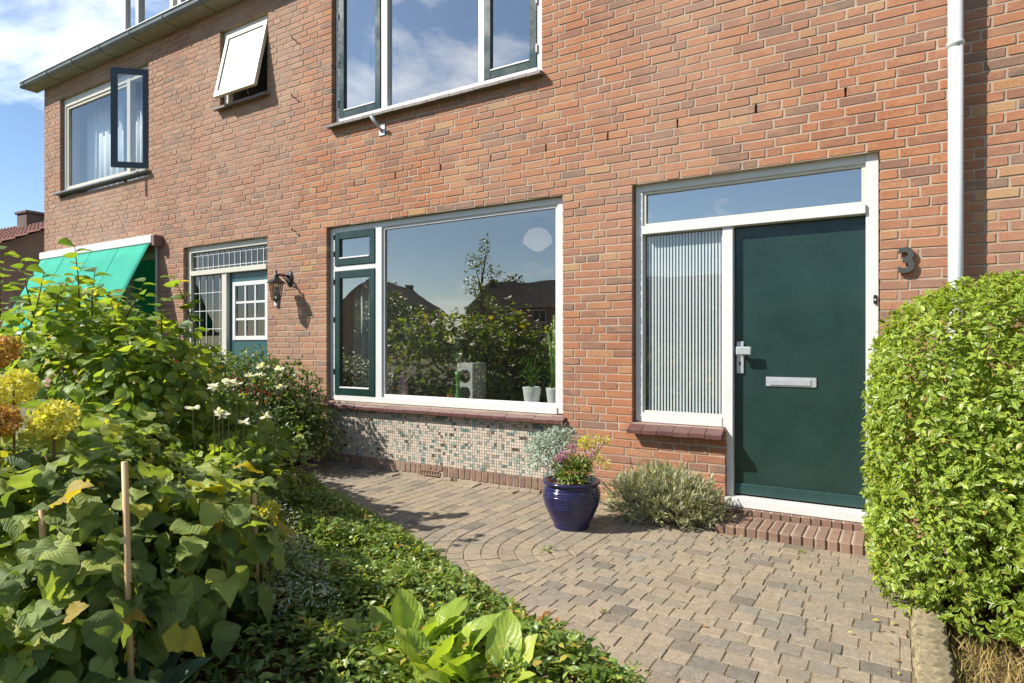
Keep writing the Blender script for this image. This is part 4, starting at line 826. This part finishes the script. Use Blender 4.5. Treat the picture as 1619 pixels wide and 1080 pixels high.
# ------------------------------------------------------------------ garden bed at left
HT = [tmpl('ovate', 10, .35, .3+.12*(s % 4), .70, .75, s, 2) for s in range(9)]
def hydrangea():
    base = (-2.55, -3.4, 0.03); t = empty('hydrangea_bush', base, 'large drooping hydrangea with crinkled leaves in the near left corner', 'shrub')
    bl = [(-2.85, -3.6, .52, .45, .42, .40), (-2.45, -3.62, .45, .36, .34, .42), (-2.3, -3.32, .40, .27, .28, .33), (-2.6, -3.1, .38, .34, .34, .33), (-2.9, -2.9, .36, .36, .34, .34), (-3.2, -3.3, .55, .5, .45, .40), (-2.2, -3.75, .3, .3, .26, .3)]
    P, O = blob_points(bl, 1900, .42, .06); d = O*.8+rand_dirs(len(P))*.55-UP*.55; nr = O*.75+UP*.6+rand_dirs(len(P))*.3
    foliage(t, M_hyd, HT, P, d, nr, NR.uniform(.07, .175, len(P)), 300, minpx=14); stems(t, M_bark, P[:60], base, .009, .3)
    for i, (px, py, dep, sc2, mt) in enumerate(((85, 664, 2.35, 1.0, M_yelflower), (22, 614, 2.45, .95, M_yelflower), (-2, 556, 2.6, .9, M_orflower), (-2, 668, 2.3, .8, M_orflower), (425, 806, 2.75, .42, M_yelflower))):
        c = np.array(atd(px, py, dep)); n = int(900*sc2); d = rand_dirs(n); ax = np.array([.105, .075, .062])*sc2; r_ = NR.uniform(.55, 1.02, (n, 1)); p_ = d*ax*r_; sh = .9*p_[:, :1]; p_ = np.concatenate([p_[:, :1], p_[:, 1:2], p_[:, 2:]+sh*.35], 1)
        o = foliage(t, mt, [tmpl('round', 2, .15, .2, .9)], c+p_, d+rand_dirs(n)*.5, d, NR.uniform(.014, .022, n), 0, stuff='flower_head')
        q = MB(); q.tube([Vector(c)-Vector((0, 0, .3)), Vector(c)], .005, 5); q.build('flower_stalk', M_bark, t)
hydrangea()
for pxa, pya, pyb, dep, lb in ((197, 730, 1010, 1.95, 'tall bamboo cane standing among the hydrangea leaves'), (66, 806, 960, 2.05, 'bamboo cane topped by a yellow leaf at far left'), (402, 780, 830, 2.75, 'short bamboo cane at the right side of the hydrangea')):
    a = atd(pxa, pya, dep); b = Vector((a.x+.01, a.y+.02, .0)); q = MB(); q.tube([b, b.lerp(a, .5), a], .0095, 10); tag(q.build('bamboo_cane', M_bamboo, None, True), lb, 'cane', 'bamboo canes in the flower bed')
# dark paddle leaves low in the corner
def rosette(name, label, cx, cy, n, mat, T, ln, tilt, base_r=.03, z0=.02):
    t = empty(name, (cx, cy, z0), label, 'plant'); P = []; D = []; Nn = []
    for i in range(n):
        a = 2.4*i+R.uniform(-.3, .3); e = R.uniform(*tilt); d = np.array([math.cos(a)*math.cos(e), math.sin(a)*math.cos(e), math.sin(e)]); P.append([cx+math.cos(a)*base_r*R.uniform(.5, 4), cy+math.sin(a)*base_r*R.uniform(.5, 4), z0]); D.append(d); Nn.append([-math.cos(a)*math.sin(e)*.9, -math.sin(a)*math.sin(e)*.9, math.cos(e)+.15])
    foliage(t, mat, T, P, D, Nn, NR.uniform(ln[0], ln[1], n), 300, minpx=5); return t
PT = [tmpl('paddle', 8, .35, .3, .46, .22, s, 2) for s in range(6)]
PU = [tmpl('paddle', 8, .45, .15+.1*(s % 3), .40, .35, s, 2) for s in range(6)]
rosette('evergreen_rosette', 'dark blue-green broad leaved plant low under the hydrangea', -1.95, -3.78, 22, M_berg, PT, (.2, .32), (.3, 1.2), z0=.12)
for cx, cy, lb, n in ((-1.56, -2.90, 'bright yellow-green broad leaved clump at left of the bottom edge', 16), (-1.36, -3.02, 'largest yellow-green broad leaved clump at the bottom edge', 18), (-1.13, -3.0, 'yellow-green broad leaved clump at right, nearest the patio', 13)): rosette('broadleaf_clump', lb, cx, cy, n, M_paddle, PU, (.2, .33), (.85, 1.45), .02, .05)['group'] = 'yellow-green clumps at the bottom edge'
# heart-leaved shrub
HL = [tmpl('round', 6, .25, .25, .92, .12, s, 2) for s in range(6)]
shrub('round_leaf_shrub', 'tall shrub with round glossy leaves in front of the awning', 'shrub', (-4.65, -2.5, .03), [(-4.65, -2.4, 1.08, .72, .6, .42), (-5.2, -2.4, 1.25, .62, .55, .46), (-4.2, -2.4, .98, .42, .45, .40), (-4.5, -2.5, .6, .7, .55, .5), (-5.8, -2.2, 1.2, .7, .5, .55), (-4.1, -2.6, .55, .4, .4, .42)], 3200, M_heart, HL, (.06, .10), .35, .7, .6, .45, 46, r0=.011, minpx=10)
sh = [o for o in bpy.data.objects if o.name == 'round_leaf_shrub'][0]
P = []; D = []; q = MB()
for px, py, dep, l in ((118, 388, 4.2, .42), (172, 465, 4.1, .3), (228, 445, 4.3, .3), (300, 470, 4.4, .4), (30, 405, 4.2, .4), (70, 430, 4.0, .35), (250, 470, 4.1, .3), (5, 395, 3.8, .4), (195, 500, 3.8, .3), (150, 430, 4.3, .3), (95, 450, 4.2, .3), (275, 440, 4.4, .3)):
    q = MB(); tp = atd(px, py, dep); b = Vector((tp.x+R.uniform(-.12, .12), tp.y+R.uniform(-.1, .1), tp.z-l)); q.tube([b, b.lerp(tp, .5)+Vector((R.uniform(-.03, .03), 0, 0)), tp], [.006, .004, .002], 5); q.build('twig', M_bark, sh, True)
    for k in range(10):
        f_ = (k+1)/10; p = b.lerp(tp, f_); a = k*2.5; P.append(p); D.append((math.cos(a), math.sin(a), .35))
foliage(sh, M_heart, HL, np.array([list(p) for p in P]), np.array(D), UP+rand_dirs(len(P))*.5, NR.uniform(.075, .12, len(P)), 0)
# fuchsia mass against the wall
FT = [tmpl('ovate', 3, .25, .25, .55, .1, s) for s in range(4)]
fs_ = shrub('fuchsia_bush', 'dense fuchsia bush with red flowers against the wall by the lantern', 'shrub', (-5.9, -.6, .02), [(-7.1, -.7, .62, .6, .5, .55), (-6.4, -.6, .66, .65, .5, .58), (-5.75, -.55, .68, .55, .48, .56), (-5.25, -.50, .56, .42, .42, .56), (-5.0, -.45, .36, .34, .40, .40)], 15000, M_fuch, FT, (.034, .06), .2, .6, .6, .55, 50, minpx=5)
P, O = blob_points([(-5.5, -.9, .85, .35, .2, .25), (-6.2, -1.0, .9, .5, .2, .25), (-5.25, -.8, .75, .25, .2, .2)], 110, .4); foliage(fs_, M_red, [tmpl('ovate', 3, .3, .2, .4)], P, rand_dirs(len(P))*.4-UP, O, np.full(len(P), .045), 0, stuff='flowers')
# lobed leaf shrub with white anemones
LT = [tmpl_lobed(s) for s in range(4)]
shrub('currant_bush', 'mid-height bush with lobed light green leaves beside the shaded patio', 'shrub', (-4.35, -1.75, .03), [(-4.5, -1.8, .5, .5, .45, .4), (-4.05, -1.72, .36, .36, .38, .32), (-5.0, -1.6, .56, .5, .45, .42), (-3.75, -2.15, .36, .4, .4, .32), (-5.6, -1.5, .55, .5, .4, .42), (-3.5, -2.5, .34, .4, .4, .3)], 2200, M_lobed, LT, (.06, .11), .25, .7, .7, .5, 36, minpx=9)
an = empty('anemone_plant', (-3.5, -2.3, .03), 'tall thin-stemmed plant with small white flowers amid the bushes', 'flower'); q = MB()
heads = [(337, 611, 3.7), (362, 603, 3.7), (346, 650, 3.6), (352, 655, 3.6), (412, 592, 3.9), (416, 580, 3.9), (444, 612, 3.9), (395, 595, 3.8), (420, 660, 3.8), (386, 668, 3.6), (304, 645, 3.5), (375, 607, 3.7), (440, 585, 4.0), (251, 656, 3.9)]
for px, py, dep in heads:
    c = atd(px, py, dep); q.tube([(c.x*.5-3.5*.5, c.y*.5-2.3*.5, .05), (c.x*.85-3.5*.15, c.y*.9-2.3*.1, c.z*.6), c], .0035, 4)
    n = 12; d = nrm(rand_dirs(n)*np.array([1, 1, .35])); foliage(an, M_whflower, [tmpl('round', 2, .1, -.1, .8)], np.array(c)+d*.004, d, UP+d*.1+np.array([.3, -.5, 0]), np.full(n, R.uniform(.028, .042)), 0, stuff='flower')
q.build('stems', M_stem, an)
P, O = blob_points([(-3.5, -2.3, .42, .36, .3, .28)], 160, .5); foliage(an, M_lobed, LT, P, O+rand_dirs(len(P))*.6, UP+rand_dirs(len(P))*.4, NR.uniform(.04, .08, len(P)), 0)
# ground cover along the paving, grey herb, bronze tips
def cover(name, label, pts_fn, n, mat, T, size, up=.55, kind='stuff', h=(.02, .16)):
    P = pts_fn(n); t = empty(name, tuple(P[:, :2].mean(0))+(.02,), label, 'ground cover'); t['kind'] = kind; k = 5; P2 = np.repeat(P, k, 0)+NR.normal(size=(len(P)*k, 3))*.012; tw = np.repeat(nrm(rand_dirs(len(P))*.6+UP), k, 0); a = rand_dirs(len(P2)); a[:, 2] *= .4
    foliage(t, mat, T, P2, a+tw*up, tw+rand_dirs(len(P2))*.35, NR.uniform(*size, len(P2)), 0, stuff='leaves'); return t
def bed(n, w0, w1, h0=.14, x0=-4.1, x1=-.45):
    x = NR.uniform(x0, x1, n); d = NR.uniform(0, 1, n)**1.1*(w1-w0)+w0; y = np.array([edgey(a) for a in x])-d
    hh = h0*np.clip((d+.10)/.22, .15, 1)*(1+.35*np.sin(x*5.1)*np.sin(y*6.3)); return np.stack([x-.45*(d), y, .015+hh*NR.uniform(.15, 1, n)**.5], 1)
CT = [tmpl('ovate', 3, .25, .3, .42, .1, s) for s in range(4)]
cover('periwinkle_cover', 'low leafy ground cover spilling over the paving edge', lambda n: bed(n, -.09, .78, .18), 6200, M_cover, CT, (.028, .05))
cover('periwinkle_cover', 'bronze-tipped patch in the ground cover beside the pavers', lambda n: bed(n, -.04, .12, .18, -1.75, -.95), 150, M_coverred, CT, (.025, .045))
cover('grey_herb_cover', 'silver-grey herb cushion between hydrangea and green ground cover', lambda n: bed(n, .60, .95, .26, -2.9, -1.7), 650, M_grey, [tmpl('lance', 2, .2, .2, .26, .1, s) for s in range(3)], (.02, .036))
cover('shade_cover', 'dark leafy undergrowth below the hydrangea at the bottom edge', lambda n: bed(n, .75, 1.5, .14, -3.2, -.9), 1500, M_fuch, CT, (.03, .055))
# small weeds between the pavers
for i, (px, py, r_, lb) in enumerate(((865, 872, .05, 'small weed growing from a paver joint left of centre'), (1003, 1066, .05, 'small weed in the paver joints at the bottom edge'), (955, 968, .025, 'tiniest weed among pavers between bed and doorstep'), (1268, 875, .03, 'little weed right below the brick doorstep'), (716, 762, .04, 'yellow-green weed at the foot of the mosaic wall'))):
    d = ray(px, py); tt = -CH/d[2]; c = np.array([d[0]*tt, d[1]*tt-CD, .004]); t = empty('paving_weed', tuple(c), lb, 'weed', 'weeds in the patio joints'); n = 26; dd = rand_dirs(n); dd[:, 2] = np.abs(dd[:, 2])*.5+.1
    foliage(t, M_cover, CT, c+dd*r_*NR.uniform(.1, .9, (n, 1)), dd, UP+rand_dirs(n)*.4, NR.uniform(.4, .8, n)*r_*.8, 0)
q = R.sample(quads, min(620, len(quads))); P = []
for a_ in q:
    i = R.randrange(4); p0, p1 = a_[i], a_[(i+1) % 4]; f_ = R.random(); dn = 3 if (p0[1] > -.25 or R.random() < .2) else 1
    for _ in range(dn*2): P.append((p0[0]+(p1[0]-p0[0])*f_+R.gauss(0, .006), p0[1]+(p1[1]-p0[1])*f_+R.gauss(0, .006), -.003))
P = np.array(P); t = empty('joint_moss', (-1.5, -1.4, 0), 'thin moss and seedlings in the paver joints', 'moss'); t['kind'] = 'stuff'
dd = rand_dirs(len(P)); dd[:, 2] = np.abs(dd[:, 2])*.6+.1; foliage(t, M_moss, [tmpl('ovate', 2, .2, .2, .5, .1, s) for s in range(2)], P, dd, UP+rand_dirs(len(P))*.4, NR.uniform(.006, .017, len(P)), 0, stuff='moss_tufts')
# fallen leaves
for i in range(24):
    px, py = R.choice([(R.uniform(1380, 1430), R.uniform(930, 1070)), (R.uniform(1120, 1180), R.uniform(845, 860)), (R.uniform(900, 1400), R.uniform(890, 1060))]); d = ray(px, py); tt = -CH/d[2]
    T = tmpl('ovate', 3, .3, .3, .5, .3, i, 1); me = tmesh('fallen_leaf', T, M_coverred if i % 3 else M_yelflower); o = link('fallen_leaf', me); s = R.uniform(.018, .04); o.scale = (s, s, s); o.location = (d[0]*tt, d[1]*tt-CD, .012); o.rotation_euler = (R.uniform(-.3, .3), R.uniform(-.3, .3), R.uniform(0, 6.3)); tag(o, 'dry fallen leaf lying on the pavers', 'leaf', 'fallen leaves on the patio')
# ------------------------------------------------------------------ shrub added outside the frame to shade the corner; shows in the panes
shrub('added_shade_shrub', 'tall leafy shrub added out of view at left to shade the hydrangea', 'shrub', (-4.3, -5.0, 0), [(-4.3, -5.0, 1.0, .6, .5, .7), (-3.9, -5.2, .9, .6, .5, .7), (-4.9, -4.9, 1.0, .5, .5, .8), (-3.3, -5.3, .7, .5, .5, .6)], 2200, M_heart, HL, (.07, .12), nobj=0, nstem=30, r0=.016)
# ------------------------------------------------------------------ far houses and trees (left edge, and mirrored in the panes)
M_ft = paint('far_tile', srgb(128, 84, 72), .75, .25, .2, 3); M_fb = paint('far_brick', srgb(138, 108, 92), .9, .15, .2, 1.2); M_chim = paint('chimney_brick', srgb(98, 84, 76), .9, .2, .2, 2); M_gt = paint('grey_tile', srgb(78, 72, 70), .75, .2, .2, 3)
def far_house(label, c, sx, sy, eav, rid, tile, ch=True, rz=0, chx=.4):
    t = empty('far_house', (c[0], c[1], -.06), label, 'house', 'houses across the gardens'); t.rotation_euler = (0, 0, rz)
    def bld(name, q, mat, par):
        me = bpy.data.meshes.new(name); me.from_pydata(q.v, [], q.f); a = me.attributes.new('rnd', 'FLOAT', 'POINT'); a.data.foreach_set('value', q.r); return link(name, me, mat, par)
    x, y = sx/2, sy/2; q = MB(); q.add([(-x, -y, 0), (x, -y, 0), (x, y, 0), (-x, y, 0), (-x, -y, eav), (x, -y, eav), (x, y, eav), (-x, y, eav), (-x, 0, rid-.1), (x, 0, rid-.1)], [(0, 1, 5, 4), (2, 3, 7, 6), (1, 2, 6, 9, 5), (3, 0, 4, 8, 7)]); bld('wall', q, M_fb, t)
    q = MB(); nr_, nc = max(10, int(math.hypot(y, rid-eav)/.32)), int((sx+.5)/.23)
    for s in (-1, 1):
        for i in range(nr_):
            for j in range(nc):
                a, b = -x-.25+j*(sx+.5)/nc, -x-.25+(j+1)*(sx+.5)/nc; f0, f1 = i/nr_, (i+1.12)/nr_; yy = lambda f: s*(y+.3)*(1-f); zz = lambda f: eav-.1+(rid-eav+.1)*f
                m_ = (a+b)/2; v = [(a, yy(f0), zz(f0)+.02), (m_, yy(f0), zz(f0)+.085), (b, yy(f0), zz(f0)+.02), (b, yy(f1), zz(f1)-.03), (m_, yy(f1), zz(f1)+.035), (a, yy(f1), zz(f1)-.03)]
                q.add(v, [(0, 1, 4, 5), (1, 2, 3, 4)], R.uniform(.01, 1))
    rf = bld('roof', q, tile, t)
    if ch:
        q = MB(); q.box(-x+chx, -x+chx+.7, -.35, .35, rid-.5, rid+.3, 0, .03); q.box(-x+chx-.05, -x+chx+.75, -.4, .4, rid+.3, rid+.4, 0, .02); bld('chimney', q, M_chim, rf)
    for s in (-1, 1):
        for zf0, zf1 in ((.9, 2.3), (3.5, eav-.35)):
            if zf1-zf0 < .5: continue
            for k in range(max(1, int(sx//3.2))):
                xc = -x+sx*(k+.5)/max(1, int(sx//3.2)); q = MB(); q.box(xc-.9, xc+.9, s*y-.05, s*y+.05, zf0, zf1, 0, .02); wnd = bld('window', q, M_white, t)
                for u in (-.45, .45): q = MB(); q.box(xc+u-.40, xc+u+.40, s*y-.06, s*y+.06, zf0+.08, zf1-.08); bld('pane', q, M_screen, wnd)
    return t
far_house('red tiled house with a chimney beyond the left house corner', (-27, 5.2), 9, 6, 3.9, 5.5, M_ft, ch=True, rz=.05, chx=5.6)
for c, sx, lb, rz in (((-33, -56), 16, 'dark roofed brick house mirrored at right in the living room window', .1), ((-50, -50), 13, 'dark roofed gabled house mirrored mid-left in the living room window', 1.2), ((-14, -60), 22, 'long dark roofed house across the street behind the viewer', -.1), ((10, -58), 16, 'far brick house across the street opposite the front door', 0)): far_house(lb, c, sx, 8.5, 5.2, 8.4, M_gt, rz=rz)
def tree(label, x, y, h, r_, n, leaf=.22, slim=False):
    t = empty('garden_tree', (x, y, -.06), label, 'tree', 'trees across the gardens'); q = MB(); q.tube([(x, y, -.1), (x+.05, y, h*.35), (x-.05, y+.05, h*.8)], [.03*h**.8*.6, .02*h**.8*.6, .01], 8); bl = []
    for i in range(9):
        a = 2.4*i; f_ = (i+.5)/9; rr = r_*(.35+.5*math.sin(math.pi*min(1, f_*.9+.1))); p = (x+math.cos(a)*rr*.7, y+math.sin(a)*rr*.7, h*(.32+.62*f_)); bl.append(p+((rr*.75, rr*.75, h*.14) if not slim else (rr*.6, rr*.6, h*.09))); q.tube([(x, y, h*(.2+.55*f_)), p], [.012*h**.8, .006], 5)
    q.build('trunk', M_bark, t, True); P, O = blob_points(bl, n, .5); foliage(t, M_fuch if not slim else M_cover, [tmpl('ovate', 2, .2, .2, .6, 0, s) for s in range(3)], P, O+rand_dirs(len(P)), O+UP, NR.uniform(leaf*.7, leaf*1.2, len(P)), 0, stuff='crown')
for a in (('broad tree far behind the viewer, mirrored over the roofs', -44, -66, 10, 4.5, 5000, .4), ('second broad tree mirrored beside the far dark roofs', -60, -60, 9.5, 4.5, 4000, .4), ('slim young tree mirrored at left in the living room window', -12.5, -13.5, 5.2, .8, 900, .13, True), ('round garden tree across the street to the left', -32, -30, 5, 2.6, 3000, .3), ('wide garden tree opposite the front door', -2, -34, 5, 3.0, 3500, .3), ('bushy tree opposite the hedge', 10, -30, 5, 3.0, 3000, .3), ('bushy tree across the street between the houses', -18, -38, 4.6, 2.8, 3000, .3)): tree(*a)
shrub('street_hedge', 'long leafy hedge at the far side of the front garden', 'hedge', (-5, -9.5, 0), [(-9+2.2*i, -9.5+.5*math.sin(i*2), .8, 1.5, .7, .75+.45*math.sin(i*1.7)) for i in range(8)], 7000, M_cover, CT, (.06, .11), nobj=0, nstem=0)
